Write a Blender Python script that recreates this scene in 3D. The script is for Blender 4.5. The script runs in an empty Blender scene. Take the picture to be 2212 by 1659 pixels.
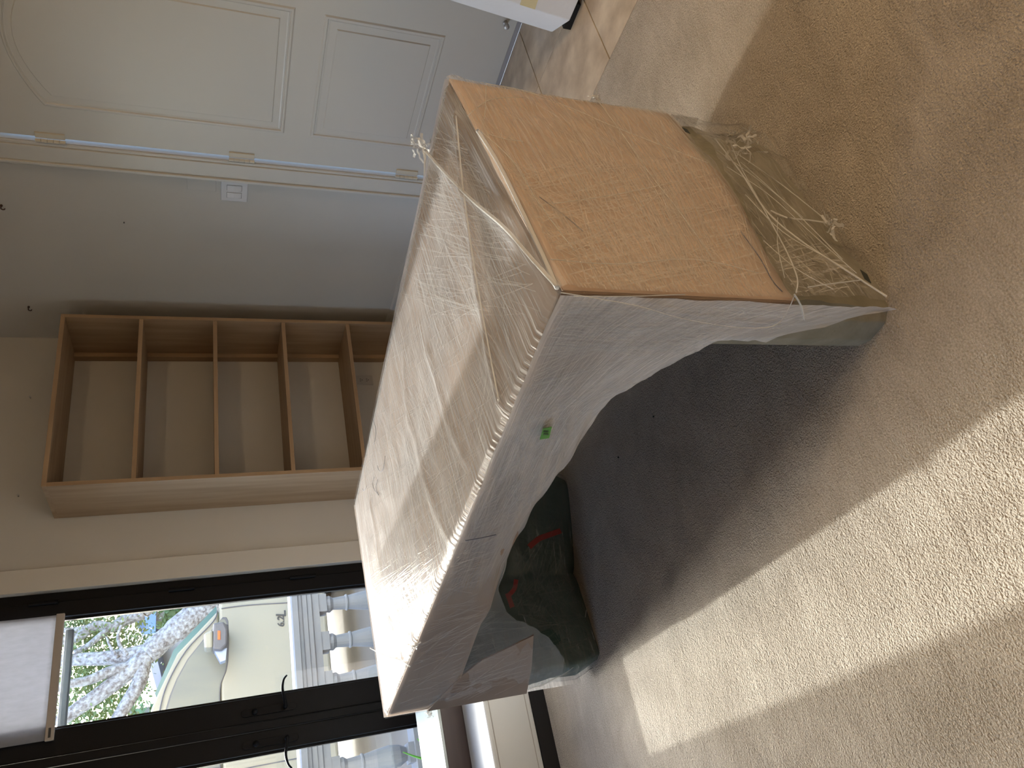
import bpy, math, random
from mathutils import Vector, Matrix, noise
random.seed(7)
S = bpy.context.scene
COL = S.collection
PI = math.pi
# ------------------------------------------------------------------ camera
# room axes: X along the window wall, Y into it, Z up; the camera stands over the origin and is held on its side
H = 1.25
FPX = 1602.16
PITCH, ROLL, YAW = [math.radians(a) for a in (22.2174, 0.43538, 32.42864)]
_fwd = Vector((math.sin(YAW)*math.cos(PITCH), math.cos(YAW)*math.cos(PITCH), -math.sin(PITCH)))
_r0 = Vector((math.cos(YAW), -math.sin(YAW), 0))
_d0 = _fwd.cross(_r0)
RIGHT = math.cos(ROLL)*_r0 + math.sin(ROLL)*_d0
DOWN = -math.sin(ROLL)*_r0 + math.cos(ROLL)*_d0
FWD = _fwd
EYE = Vector((0, 0, H))
cam_d = bpy.data.cameras.new('camera')
cam = bpy.data.objects.new('camera', cam_d)
COL.objects.link(cam)
cx, cy, cz = DOWN, RIGHT, -FWD
cam.matrix_world = Matrix(((cx.x, cy.x, cz.x, 0), (cx.y, cy.y, cz.y, 0), (cx.z, cy.z, cz.z, H), (0, 0, 0, 1)))
cam_d.sensor_fit = 'HORIZONTAL'
cam_d.sensor_width = 36.0
cam_d.lens = 36.0*FPX/2212
cam_d.clip_start = 0.02
S.camera = cam

# ------------------------------------------------------------------ world, sun, daylight
SUN_EL, SUN_AZ_DRIFT = math.radians(20.0), 0.03
W = bpy.data.worlds.new('world')
S.world = W
W.use_nodes = True
wn = W.node_tree.nodes
wl = W.node_tree.links
sky = wn.new('ShaderNodeTexSky')
sky.sky_type = 'NISHITA'
sky.sun_disc = False
sky.sun_elevation = SUN_EL
sky.sun_rotation = 0.0          # the sun stands over +Y, straight out of the window
sky.air_density = 1.0
sky.dust_density = 4.0
sky.ozone_density = 1.0
bg = wn['Background']
wb = wn.new('ShaderNodeMix'); wb.data_type = 'RGBA'; wb.blend_type = 'MULTIPLY'; wb.inputs[0].default_value = 1.0
wb.inputs[7].default_value = (.86, .96, 1.15, 1)
wl.new(sky.outputs[0], wb.inputs[6]); wl.new(wb.outputs[2], bg.inputs[0])
bg.inputs[1].default_value = 1.85
sun_d = bpy.data.lights.new('sun', 'SUN')
sun_d.energy = 6.0
sun_d.angle = math.radians(0.6)
sun_d.color = (1.0, 0.97, 0.92)
sun = bpy.data.objects.new('sun', sun_d)
COL.objects.link(sun)
sd = Vector((SUN_AZ_DRIFT, -1, -math.tan(SUN_EL)))
sun.rotation_euler = sd.to_track_quat('-Z', 'Y').to_euler()
sun.location = (0.5, 12, 5)

def portal(name, loc, rot, sx, sy):
    d = bpy.data.lights.new(name, 'AREA')
    d.shape = 'RECTANGLE'
    d.size, d.size_y = sx, sy
    d.cycles.is_portal = True
    o = bpy.data.objects.new(name, d)
    COL.objects.link(o)
    o.location, o.rotation_euler = loc, rot

vs = S.view_settings
vs.view_transform = 'Standard'
vs.look = 'None'
vs.exposure = 0.16
vs.gamma = 1.0
vs.use_curve_mapping = False
try:
    S.cycles.use_denoising = True
    S.cycles.max_bounces = 6
    S.cycles.use_adaptive_sampling = True
    S.cycles.adaptive_threshold = 0.05
    S.cycles.diffuse_bounces = 3
    S.cycles.glossy_bounces = 2
    S.cycles.transparent_max_bounces = 14
    S.cycles.caustics_reflective = False
    S.cycles.caustics_refractive = False
    S.cycles.sample_clamp_indirect = 6.0
except Exception:
    pass

# ------------------------------------------------------------------ photo pixel -> point on a plane of the room
def ray(x, y):
    return RIGHT*(1659-y-829.5) + DOWN*(x-1106) + FWD*FPX
def onX(x, y, X):
    r = ray(x, y); return EYE + r*(X/r.x)
def onY(x, y, Y):
    r = ray(x, y); return EYE + r*(Y/r.y)
def onZ(x, y, z=0.0):
    r = ray(x, y); return EYE + r*((z-H)/r.z)

# ------------------------------------------------------------------ mesh helpers
class MB:
    def __init__(s):
        s.v = []; s.f = []; s.uv = None
    def box(s, x0, y0, z0, x1, y1, z1):
        b = len(s.v)
        s.v += [(x, y, z) for z in (z0, z1) for y in (y0, y1) for x in (x0, x1)]
        s.f += [tuple(b+i for i in q) for q in ((0,2,3,1),(4,5,7,6),(0,1,5,4),(2,6,7,3),(0,4,6,2),(1,3,7,5))]
        return s
    def prism(s, pts, ax, a0, a1):
        """polygon pts (2D) extruded along axis ax ('x','y','z') from a0 to a1"""
        def mk(p, a):
            return {'x': (a, p[0], p[1]), 'y': (p[0], a, p[1]), 'z': (p[0], p[1], a)}[ax]
        b = len(s.v); n = len(pts)
        s.v += [mk(p, a0) for p in pts] + [mk(p, a1) for p in pts]
        s.f.append(tuple(b+i for i in range(n))); s.f.append(tuple(b+n+i for i in reversed(range(n))))
        for i in range(n):
            j = (i+1) % n
            s.f.append((b+i, b+n+i, b+n+j, b+j))
        return s
    def tube(s, pts, r, n=6, closed_ends=True):
        pts = [Vector(p) for p in pts]
        rr = r if isinstance(r, (list, tuple)) else [r]*len(pts)
        b = len(s.v); up = Vector((0.13, 0.21, 0.97))
        for i, p in enumerate(pts):
            t = (pts[min(i+1, len(pts)-1)] - pts[max(i-1, 0)])
            t = t.normalized() if t.length > 1e-9 else Vector((0, 0, 1))
            if abs(t.dot(up)) > .95: up = Vector((1, 0, 0))
            a = t.cross(up).normalized(); c = t.cross(a)
            for k in range(n):
                w = 2*PI*k/n
                s.v.append(tuple(p + a*math.cos(w)*rr[i] + c*math.sin(w)*rr[i]))
        for i in range(len(pts)-1):
            for k in range(n):
                k2 = (k+1) % n
                s.f.append((b+i*n+k, b+i*n+k2, b+(i+1)*n+k2, b+(i+1)*n+k))
        if closed_ends:
            s.f.append(tuple(b+k for k in reversed(range(n))))
            s.f.append(tuple(b+(len(pts)-1)*n+k for k in range(n)))
        return s
    def lathe(s, prof, cx, cy, n=20):
        b = len(s.v)
        for (r, z) in prof:
            for k in range(n):
                w = 2*PI*k/n
                s.v.append((cx+r*math.cos(w), cy+r*math.sin(w), z))
        for i in range(len(prof)-1):
            for k in range(n):
                k2 = (k+1) % n
                s.f.append((b+i*n+k, b+i*n+k2, b+(i+1)*n+k2, b+(i+1)*n+k))
        s.f.append(tuple(b+k for k in reversed(range(n))))
        s.f.append(tuple(b+(len(prof)-1)*n+k for k in range(n)))
        return s
    def cyl(s, p0, p1, r, n=16):
        return s.tube([p0, p1], r, n)
    def grid(s, fn, nu, nv, uvfn=None, keep=None):
        """fn(u,v) -> point, u,v in 0..1"""
        b = len(s.v)
        if s.uv is None: s.uv = {}
        for j in range(nv+1):
            for i in range(nu+1):
                u, v = i/nu, j/nv
                s.v.append(tuple(fn(u, v)))
                s.uv[b+j*(nu+1)+i] = uvfn(u, v) if uvfn else (u, v)
        for j in range(nv):
            for i in range(nu):
                if keep and not keep((i+.5)/nu, (j+.5)/nv): continue
                a = b+j*(nu+1)+i
                s.f.append((a, a+1, a+nu+2, a+nu+1))
        return s
    def build(s, name, mat, parent=None, smooth=False, bevel=0.0, solid=0.0, subsurf=0):
        me = bpy.data.meshes.new(name)
        me.from_pydata([tuple(v) for v in s.v], [], s.f)
        me.validate(); me.update()
        if s.uv:
            ul = me.uv_layers.new(name='UVMap')
            for lp in me.loops:
                ul.data[lp.index].uv = s.uv.get(lp.vertex_index, (0, 0))
        if smooth:
            for p in me.polygons: p.use_smooth = True
        o = bpy.data.objects.new(name, me)
        COL.objects.link(o)
        if mat: me.materials.append(mat)
        if parent: o.parent = parent
        if bevel:
            m = o.modifiers.new('bevel', 'BEVEL'); m.width = bevel; m.segments = 2; m.limit_method = 'ANGLE'
        if solid:
            m = o.modifiers.new('solid', 'SOLIDIFY'); m.thickness = solid; m.offset = 0
        if subsurf:
            m = o.modifiers.new('sub', 'SUBSURF'); m.levels = subsurf; m.render_levels = subsurf
        return o

def tag(o, label=None, cat=None, group=None, kind=None):
    if label: o['label'] = label
    if cat: o['category'] = cat
    if group: o['group'] = group
    if kind: o['kind'] = kind
    return o
def empty(name, loc=(0, 0, 0)):
    o = bpy.data.objects.new(name, None)
    COL.objects.link(o); o.location = loc
    o.empty_display_size = .1
    return o
def under(root, *obs):
    """parent world-space meshes to an empty that stands at the thing's base"""
    for o in obs:
        o.parent = root
        o.matrix_parent_inverse = Matrix.Translation(-Vector(root.location))
    return obs
def smoothpath(pts, n=6):
    pts = [Vector(p) for p in pts]
    if len(pts) < 3: return pts
    out = []
    for i in range(len(pts)-1):
        p0, p1, p2, p3 = pts[max(i-1, 0)], pts[i], pts[i+1], pts[min(i+2, len(pts)-1)]
        for k in range(n):
            t = k/n
            out.append(.5*((2*p1) + (p2-p0)*t + (2*p0-5*p1+4*p2-p3)*t*t + (3*p1-p0-3*p2+p3)*t**3))
    out.append(pts[-1]); return out
def fbm(p, sc, oct=3):
    return noise.fractal(Vector(p)*sc, 1.0, 2.0, oct, noise_basis='PERLIN_ORIGINAL')

# ------------------------------------------------------------------ materials
def mat(name, col, rough=.6, spec=.5, metal=0, col2=None, nscale=6, bump=0, bscale=60, bdist=.002, stretch=None, sheen=0, detail=4, coords='Object', coat=0, emit=None, sub=0):
    m = bpy.data.materials.new(name); m.use_nodes = True
    N, L = m.node_tree.nodes, m.node_tree.links
    p = N['Principled BSDF']
    p.inputs['Base Color'].default_value = (*col, 1)
    p.inputs['Roughness'].default_value = rough
    p.inputs['Specular IOR Level'].default_value = spec
    p.inputs['Metallic'].default_value = metal
    if sheen: p.inputs['Sheen Weight'].default_value = sheen
    if coat:
        p.inputs['Coat Weight'].default_value = coat; p.inputs['Coat Roughness'].default_value = .08
    tc = N.new('ShaderNodeTexCoord'); mp = N.new('ShaderNodeMapping')
    L.new(tc.outputs[coords], mp.inputs[0])
    if stretch: mp.inputs['Scale'].default_value = stretch
    if col2:
        n = N.new('ShaderNodeTexNoise'); n.inputs['Scale'].default_value = nscale; n.inputs['Detail'].default_value = detail
        L.new(mp.outputs[0], n.inputs['Vector'])
        r = N.new('ShaderNodeValToRGB')
        r.color_ramp.elements[0].position = .32; r.color_ramp.elements[1].position = .68
        r.color_ramp.elements[0].color = (*col, 1); r.color_ramp.elements[1].color = (*col2, 1)
        L.new(n.outputs['Fac'], r.inputs[0]); L.new(r.outputs[0], p.inputs['Base Color'])
    if bump:
        n2 = N.new('ShaderNodeTexNoise'); n2.inputs['Scale'].default_value = bscale; n2.inputs['Detail'].default_value = 3
        L.new(mp.outputs[0], n2.inputs['Vector'])
        b = N.new('ShaderNodeBump'); b.inputs['Strength'].default_value = bump; b.inputs['Distance'].default_value = bdist
        L.new(n2.outputs['Fac'], b.inputs['Height']); L.new(b.outputs[0], p.inputs['Normal'])
    return m

def carpet_mat():
    m = bpy.data.materials.new('carpet'); m.use_nodes = True
    N, L = m.node_tree.nodes, m.node_tree.links
    p = N['Principled BSDF']; p.inputs['Roughness'].default_value = .95
    p.inputs['Specular IOR Level'].default_value = .15
    p.inputs['Sheen Weight'].default_value = .25
    tc = N.new('ShaderNodeTexCoord')
    def nz(sc, det, stretch=(1, 1, 1), rot=0, dist=0):
        mp = N.new('ShaderNodeMapping'); mp.inputs['Scale'].default_value = stretch; mp.inputs['Rotation'].default_value = (0, 0, rot)
        L.new(tc.outputs['Object'], mp.inputs[0])
        n = N.new('ShaderNodeTexNoise'); n.inputs['Scale'].default_value = sc; n.inputs['Detail'].default_value = det
        n.inputs['Distortion'].default_value = dist
        L.new(mp.outputs[0], n.inputs['Vector']); return n.outputs['Fac']
    def mth(op, a, b):
        x = N.new('ShaderNodeMath'); x.operation = op
        for i, q in enumerate((a, b)):
            if isinstance(q, (int, float)): x.inputs[i].default_value = q
            else: L.new(q, x.inputs[i])
        return x.outputs[0]
    big = nz(5, 5, dist=1.2)          # brushed patches of pile
    streak = nz(9, 4, (1, 7, 1), 1.25)
    fine = nz(240, 2)
    v = mth('ADD', mth('MULTIPLY', big, .36), mth('ADD', mth('MULTIPLY', streak, .16), mth('MULTIPLY', fine, .6)))
    r = N.new('ShaderNodeValToRGB')
    r.color_ramp.elements[0].position = .38; r.color_ramp.elements[1].position = .76
    r.color_ramp.elements[0].color = (.33, .276, .212, 1); r.color_ramp.elements[1].color = (.66, .58, .48, 1)
    L.new(v, r.inputs[0]); L.new(r.outputs[0], p.inputs['Base Color'])
    crease = nz(3.2, 6, (1, 3, 1), .4, 1.5)
    h = mth('ADD', mth('MULTIPLY', nz(250, 2), .8), mth('ADD', mth('MULTIPLY', nz(120, 3, dist=.6), .7), mth('MULTIPLY', crease, .8)))
    b = N.new('ShaderNodeBump'); b.inputs['Strength'].default_value = 1.0; b.inputs['Distance'].default_value = .007
    L.new(h, b.inputs['Height']); L.new(b.outputs[0], p.inputs['Normal'])
    return m

def film_mat(name, base=.3, amp=.5, angs=((.5, 70), (-.7, 90)), gloss=.35, rough=.22, tint=(.86, .85, .84), bump=.5, blotch=.15, cut=(.42, .72), grad=None, trl=.25):
    """stretch film: clear sheet with milky streaks where layers overlap, thin wrinkles and a plastic sheen"""
    m = bpy.data.materials.new(name); m.use_nodes = True
    N, L = m.node_tree.nodes, m.node_tree.links
    for n in list(N):
        if n.type != 'OUTPUT_MATERIAL': N.remove(n)
    out = N['Material Output'] if 'Material Output' in N else N.new('ShaderNodeOutputMaterial')
    tc = N.new('ShaderNodeTexCoord')
    def mth(op, a, b, clamp=False):
        x = N.new('ShaderNodeMath'); x.operation = op; x.use_clamp = clamp
        for i, q in enumerate((a, b)):
            if isinstance(q, (int, float)): x.inputs[i].default_value = q
            else: L.new(q, x.inputs[i])
        return x.outputs[0]
    acc = None; hts = None
    for i, (a, sc) in enumerate(angs):
        mp = N.new('ShaderNodeMapping'); mp.inputs['Rotation'].default_value = (0, 0, a)
        mp.inputs['Scale'].default_value = (2.6, sc, 1); mp.inputs['Location'].default_value = (i*3.7, i*1.3, 0)
        L.new(tc.outputs['UV'], mp.inputs[0])
        n = N.new('ShaderNodeTexNoise'); n.inputs['Scale'].default_value = 1.0; n.inputs['Detail'].default_value = 5
        n.inputs['Distortion'].default_value = .15
        L.new(mp.outputs[0], n.inputs['Vector'])
        r = N.new('ShaderNodeMapRange'); r.inputs['From Min'].default_value = cut[0]; r.inputs['From Max'].default_value = cut[1]
        L.new(n.outputs['Fac'], r.inputs['Value'])
        # each direction comes and goes over the sheet
        mk = N.new('ShaderNodeTexNoise'); mk.inputs['Scale'].default_value = 3.5+i; mk.inputs['Detail'].default_value = 2
        mp2 = N.new('ShaderNodeMapping'); mp2.inputs['Location'].default_value = (i*5.1, 2.2*i, i)
        L.new(tc.outputs['UV'], mp2.inputs[0]); L.new(mp2.outputs[0], mk.inputs['Vector'])
        r2 = N.new('ShaderNodeMapRange'); r2.inputs['From Min'].default_value = .4; r2.inputs['From Max'].default_value = .62
        L.new(mk.outputs['Fac'], r2.inputs['Value'])
        val = mth('MULTIPLY', r.outputs[0], mth('ADD', mth('MULTIPLY', r2.outputs[0], .75), .25))
        acc = val if acc is None else mth('MAXIMUM', acc, val)
        hts = val if hts is None else mth('ADD', hts, val)
    bl = N.new('ShaderNodeTexNoise'); bl.inputs['Scale'].default_value = 4; bl.inputs['Detail'].default_value = 3
    L.new(tc.outputs['UV'], bl.inputs['Vector'])
    fac = mth('ADD', mth('ADD', mth('MULTIPLY', acc, amp), base), mth('MULTIPLY', mth('SUBTRACT', bl.outputs['Fac'], .5), blotch*2), True)
    if grad:      # more layers of film at one end of the sheet: (u0, add0, u1, add1)
        sx = N.new('ShaderNodeSeparateXYZ'); L.new(tc.outputs['UV'], sx.inputs[0])
        gr = N.new('ShaderNodeMapRange')
        for nm, vv in zip(('From Min', 'To Min', 'From Max', 'To Max'), grad): gr.inputs[nm].default_value = vv
        L.new(sx.outputs[0], gr.inputs['Value']); fac = mth('MULTIPLY', fac, gr.outputs[0], True)
    b = N.new('ShaderNodeBump'); b.inputs['Strength'].default_value = bump; b.inputs['Distance'].default_value = .003
    L.new(hts, b.inputs['Height'])
    tr = N.new('ShaderNodeBsdfTransparent'); tr.inputs[0].default_value = (1, 1, 1, 1)
    df = N.new('ShaderNodeBsdfDiffuse'); df.inputs[0].default_value = (*tint, 1); L.new(b.outputs[0], df.inputs['Normal'])
    tl = N.new('ShaderNodeBsdfTranslucent'); tl.inputs[0].default_value = (*tint, 1)
    ms = N.new('ShaderNodeMixShader'); ms.inputs[0].default_value = trl
    L.new(df.outputs[0], ms.inputs[1]); L.new(tl.outputs[0], ms.inputs[2])
    mx = N.new('ShaderNodeMixShader'); L.new(fac, mx.inputs[0]); L.new(tr.outputs[0], mx.inputs[1]); L.new(ms.outputs[0], mx.inputs[2])
    gl = N.new('ShaderNodeBsdfGlossy'); gl.inputs['Roughness'].default_value = rough; L.new(b.outputs[0], gl.inputs['Normal'])
    fr = N.new('ShaderNodeLayerWeight'); fr.inputs[0].default_value = .5; L.new(b.outputs[0], fr.inputs['Normal'])
    frf = mth('ADD', mth('MULTIPLY', mth('POWER', fr.outputs['Facing'], 4), .8), .05)
    mg = N.new('ShaderNodeMixShader'); L.new(mth('MULTIPLY', frf, gloss*2, True), mg.inputs[0])
    L.new(mx.outputs[0], mg.inputs[1]); L.new(gl.outputs[0], mg.inputs[2])
    L.new(mg.outputs[0], out.inputs[0])
    return m

def glass_mat(name, tint=(1, 1, 1), amount=.06):
    m = bpy.data.materials.new(name); m.use_nodes = True
    N, L = m.node_tree.nodes, m.node_tree.links
    N.remove(N['Principled BSDF'])
    tr = N.new('ShaderNodeBsdfTransparent'); tr.inputs[0].default_value = (*tint, 1)
    gl = N.new('ShaderNodeBsdfGlossy'); gl.inputs['Roughness'].default_value = .02
    mx = N.new('ShaderNodeMixShader'); mx.inputs[0].default_value = amount
    L.new(tr.outputs[0], mx.inputs[1]); L.new(gl.outputs[0], mx.inputs[2]); L.new(mx.outputs[0], N['Material Output'].inputs[0])
    return m

def cloth_mat(name, col, trans=.4):
    m = bpy.data.materials.new(name); m.use_nodes = True
    N, L = m.node_tree.nodes, m.node_tree.links
    N.remove(N['Principled BSDF'])
    tc = N.new('ShaderNodeTexCoord'); n = N.new('ShaderNodeTexNoise'); n.inputs['Scale'].default_value = 60
    mp = N.new('ShaderNodeMapping'); mp.inputs['Scale'].default_value = (1, 1, .35); L.new(tc.outputs['Object'], mp.inputs[0]); L.new(mp.outputs[0], n.inputs['Vector'])
    r = N.new('ShaderNodeValToRGB'); r.color_ramp.elements[0].color = tuple(c*.8 for c in col)+(1,); r.color_ramp.elements[1].color = (*col, 1)
    L.new(n.outputs['Fac'], r.inputs[0])
    d = N.new('ShaderNodeBsdfDiffuse'); t = N.new('ShaderNodeBsdfTranslucent'); x = N.new('ShaderNodeMixShader'); x.inputs[0].default_value = trans
    L.new(r.outputs[0], d.inputs[0]); L.new(r.outputs[0], t.inputs[0]); L.new(d.outputs[0], x.inputs[1]); L.new(t.outputs[0], x.inputs[2])
    L.new(x.outputs[0], N['Material Output'].inputs[0]); return m

M = {}
M['wall'] = mat('wall_paint', (.60, .572, .525), .75, .3, bump=.08, bscale=220, col2=(.62, .592, .545), nscale=3)
M['wallw'] = mat('casing_paint', (.66, .62, .555), .6, .3)
M['ceil'] = mat('ceiling_paint', (.72, .70, .66), .8, .3)
M['white'] = mat('white_gloss_paint', (.66, .635, .585), .32, .5, bump=.04, bscale=90)
M['cream'] = mat('hinge_paint', (.68, .62, .50), .4, .5)
M['carpet'] = carpet_mat()
M['tile'] = mat('travertine', (.46, .355, .25), .35, .5, col2=(.76, .64, .49), nscale=9, bump=.12, bscale=55, detail=8)
M['grout'] = mat('grout', (.33, .28, .22), .9)
M['oak'] = mat('oak', (.33, .215, .12), .5, .4, col2=(.42, .29, .175), nscale=3, stretch=(9, 9, .7), bump=.1, bscale=14)
M['oakh'] = mat('oak_crosswise', (.33, .215, .12), .5, .4, col2=(.42, .29, .175), nscale=3, stretch=(.7, 9, 9), bump=.1, bscale=14)
M['black'] = mat('black_frame_paint', (.005, .005, .006), .55, .15)
M['iron'] = mat('black_iron', (.004, .004, .005), .5, .12)
M['gasket'] = mat('gasket', (.55, .6, .66), .4)
M['brass'] = mat('brass', (.5, .36, .16), .35, .5, metal=1)
M['steel'] = mat('steel', (.5, .5, .5), .35, .5, metal=1)
M['glass'] = glass_mat('window_glass', (.96, .985, .99), .05)
M['blind'] = cloth_mat('blind_fabric', (.50, .51, .55), .42)
M['blindbar'] = mat('blind_bar', (.46, .41, .36), .6, .3)
M['dark'] = mat('dark_plastic', (.03, .03, .03), .5)
M['plate'] = mat('switch_plastic', (.70, .69, .69), .35)
M['slot'] = mat('slot_dark', (.06, .055, .05), .7)
M['screenbar'] = mat('grey_metal', (.10, .13, .16), .35, .5, metal=.3)
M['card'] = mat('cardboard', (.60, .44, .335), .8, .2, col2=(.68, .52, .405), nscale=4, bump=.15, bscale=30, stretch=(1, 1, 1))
M['card_shaded'] = mat('cardboard_shaded', (.25, .18, .135), .8, .2, col2=(.31, .23, .175), nscale=4, bump=.15, bscale=30)  # same cardboard, colour darkened to carry the shade on front and top
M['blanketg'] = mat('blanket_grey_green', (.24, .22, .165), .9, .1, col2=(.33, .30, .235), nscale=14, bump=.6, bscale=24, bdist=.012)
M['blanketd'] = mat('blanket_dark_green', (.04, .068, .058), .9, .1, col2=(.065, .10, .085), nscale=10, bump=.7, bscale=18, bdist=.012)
M['strap'] = mat('red_tape', (.30, .035, .03), .5)
M['tape'] = mat('green_tape', (.10, .36, .035), .5, col2=(.16, .42, .10), nscale=30)
M['ink'] = mat('ink', (.02, .025, .02), .6)
M['pencil'] = mat('pencil_line', (.12, .13, .18), .7)
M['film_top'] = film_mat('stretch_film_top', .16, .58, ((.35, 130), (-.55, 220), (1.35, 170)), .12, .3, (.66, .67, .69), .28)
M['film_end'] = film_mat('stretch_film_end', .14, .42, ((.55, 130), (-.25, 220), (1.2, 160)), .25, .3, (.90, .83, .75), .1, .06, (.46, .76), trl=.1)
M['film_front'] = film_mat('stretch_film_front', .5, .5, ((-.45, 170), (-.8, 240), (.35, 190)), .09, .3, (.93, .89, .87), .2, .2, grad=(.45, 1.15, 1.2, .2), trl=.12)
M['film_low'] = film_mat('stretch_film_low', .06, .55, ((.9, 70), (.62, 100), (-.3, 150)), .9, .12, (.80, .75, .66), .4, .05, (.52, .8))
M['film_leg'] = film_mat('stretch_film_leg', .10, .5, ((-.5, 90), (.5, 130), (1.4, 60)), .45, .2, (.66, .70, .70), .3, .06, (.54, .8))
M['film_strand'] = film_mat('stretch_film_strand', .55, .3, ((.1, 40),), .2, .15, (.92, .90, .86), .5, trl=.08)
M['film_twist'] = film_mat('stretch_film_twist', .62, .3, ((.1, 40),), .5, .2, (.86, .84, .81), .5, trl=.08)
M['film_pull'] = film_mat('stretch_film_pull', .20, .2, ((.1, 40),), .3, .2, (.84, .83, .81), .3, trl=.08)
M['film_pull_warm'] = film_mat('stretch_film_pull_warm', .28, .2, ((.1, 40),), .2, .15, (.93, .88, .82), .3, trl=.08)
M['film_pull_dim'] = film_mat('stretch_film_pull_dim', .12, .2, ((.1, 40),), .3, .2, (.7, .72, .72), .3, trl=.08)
M['bench'] = mat('bench_leather', (.66, .645, .60), .45, .4, bump=.05, bscale=120)
M['blackp'] = mat('black_plinth', (.008, .007, .007), .6, .3)
M['wood_dark'] = mat('dark_wood', (.045, .028, .024), .4, .5, col2=(.06, .04, .034), nscale=3, stretch=(.6, 8, 8))
M['gloss_top'] = mat('pale_stone', (.50, .56, .53), .12, .6, col2=(.58, .63, .60), nscale=4, coat=.4)
M['paper'] = mat('white_paper', (.74, .74, .76), .6, .3, bump=.5, bscale=9, bdist=.02)
M['mask'] = mat('masking_tape', (.68, .60, .36), .6)
M['timber'] = mat('raw_timber', (.55, .38, .24), .7)
M['truck'] = mat('cream_paint', (.30, .285, .222), .35, .5)
M['truckglass'] = mat('truck_glass', (.11, .125, .13), .3, .3, col2=(.21, .21, .165), nscale=2, stretch=(1.5, 1, .3))  # beige and grey reflections painted into the glass colour
M['trim'] = mat('truck_trim', (.10, .10, .11), .4)
M['orange'] = mat('orange_lens', (.85, .13, .02), .3)
M['tyre'] = mat('tyre', (.03, .026, .025), .8)
M['chrome'] = mat('badge_metal', (.035, .04, .045), .3, .5)
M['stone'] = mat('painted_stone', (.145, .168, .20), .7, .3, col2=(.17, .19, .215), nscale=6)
M['bark'] = mat('mottled_bark', (.16, .13, .11), .9, .2, col2=(.52, .50, .46), nscale=20, bump=.6, bscale=30, bdist=.03)
M['leaf'] = mat('leaf', (.10, .15, .05), .6, .3, col2=(.22, .26, .08), nscale=1.4)
M['leafd'] = mat('hedge_leaf', (.10, .17, .07), .6, .3, col2=(.22, .30, .12), nscale=3)
M['roof'] = mat('slate_roof', (.16, .18, .24), .8)
M['facade'] = mat('neighbour_wall', (.38, .37, .37), .85)
M['paving'] = mat('paving', (.10, .09, .075), .9, col2=(.16, .145, .12), nscale=.9, detail=6)
M['extwall'] = mat('exterior_render', (.55, .52, .47), .9)
M['blade'] = mat('green_blade', (.08, .32, .03), .5)
M['lamp'] = None

# ================================================================== THE ROOM
Xr, Yb, Xc, Yw = 2.2873*H, 3.181*H, 1.378, 4.03   # Xc: right edge of the window opening
XL, YF, ZC = -2.7, -3.4, 3.0
TX = 2.08                         # carpet ends here, tiles begin
# floor: carpet slab with the tiles as its pieces
floor = tag(MB().box(XL, YF, -.03, TX, Yb+.40, 0).build('floor', M['carpet']), 'taupe cut-pile carpet covering the room', kind='structure')
bed = MB().box(TX, YF, -.03, Xr+.02, Yb, -.006).build('grout_bed', M['grout'], floor)
ts = .417
tm = MB().box(0, 0, 0, ts-.004, ts-.004, .012).build('tile', M['tile'], floor, bevel=.0015)
tm.location = (TX+.003, 1.252-.417*2, -.010)
first = True
for i in range(2):
    for j in range(-11, 7):
        if i == 0 and j == -2: continue
        o = tm.copy(); COL.objects.link(o); o.parent = floor
        wscale = 1 if i == 0 else (Xr-TX-ts)/ts
        o.scale = (wscale, 1, 1)
        o.location = (TX+.003+i*ts, 1.252+.417*j, -.010)

def wallbox(name, label, boxes, m):
    mb = MB()
    for b in boxes: mb.box(*b)
    return tag(mb.build(name, m), label, kind='structure')
WX0 = -.155                       # left jamb of the window recess
WT = .16
wallbox('wall_back', 'warm grey plaster wall holding the window recess and the bookcase', [
    (Xc, Yb, 0, Xr+.2, Yb+WT, ZC), (XL, Yb, 0, WX0, Yb+WT, ZC), (WX0, Yb, 2.42, Xc, Yb+WT, ZC)], M['wall'])
DY0, DY1, DZ = 1.583, 2.523, 2.10
wallbox('wall_right', 'warm grey plaster wall with the white door', [
    (Xr, DY1+.02, 0, Xr+.14, Yb, ZC), (Xr, YF, 0, Xr+.14, DY0-.02, ZC), (Xr, DY0-.02, DZ+.015, Xr+.14, DY1+.02, ZC)], M['wall'])
# left wall is opened for an added window, sized for fill daylight
LW0, LW1 = 2.5, 3.7
wallbox('wall_left', 'plaster wall with an added window, left of the room', [
    (XL-.14, YF, 0, XL, LW0, ZC), (XL-.14, LW1, 0, XL, Yb+WT, ZC), (XL-.14, LW0, 0, XL, LW1, .3), (XL-.14, LW0, 2.5, XL, LW1, ZC)], M['wall'])
wallbox('wall_front', 'plaster wall behind the viewer', [(XL-.14, YF-.14, 0, Xr+.14, YF, ZC)], M['wall'])
wallbox('ceiling', 'plain white ceiling', [(XL-.14, YF-.14, ZC, Xr+.2, Yb+WT, ZC+.12)], M['ceil'])
# unseen window added in the left wall to bring in fill daylight
w2 = MB()
for y in (LW0, (LW0+LW1)/2-.03, LW1-.06): w2.box(XL-.10, y, .3, XL-.04, y+.06, 2.5)
w2.box(XL-.10, LW0, .3, XL-.04, LW1, .36); w2.box(XL-.10, LW0, 2.44, XL-.04, LW1, 2.5)
w2 = tag(w2.build('fill_window', M['black']), 'black framed window added unseen in the left wall for fill daylight', kind='structure')
MB().box(XL-.075, LW0+.05, .33, XL-.069, LW1-.05, 2.47).build('glass_pane', M['glass'], w2)
portal('sky_portal_left', (XL-.16, (LW0+LW1)/2, 1.4), (0, -PI/2, 0), 2.2, LW1-LW0)
portal('sky_portal_back', ((WX0+Xc)/2, Yw+.08, 1.25), (-PI/2, 0, 0), Xc-WX0, 2.3)

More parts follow.
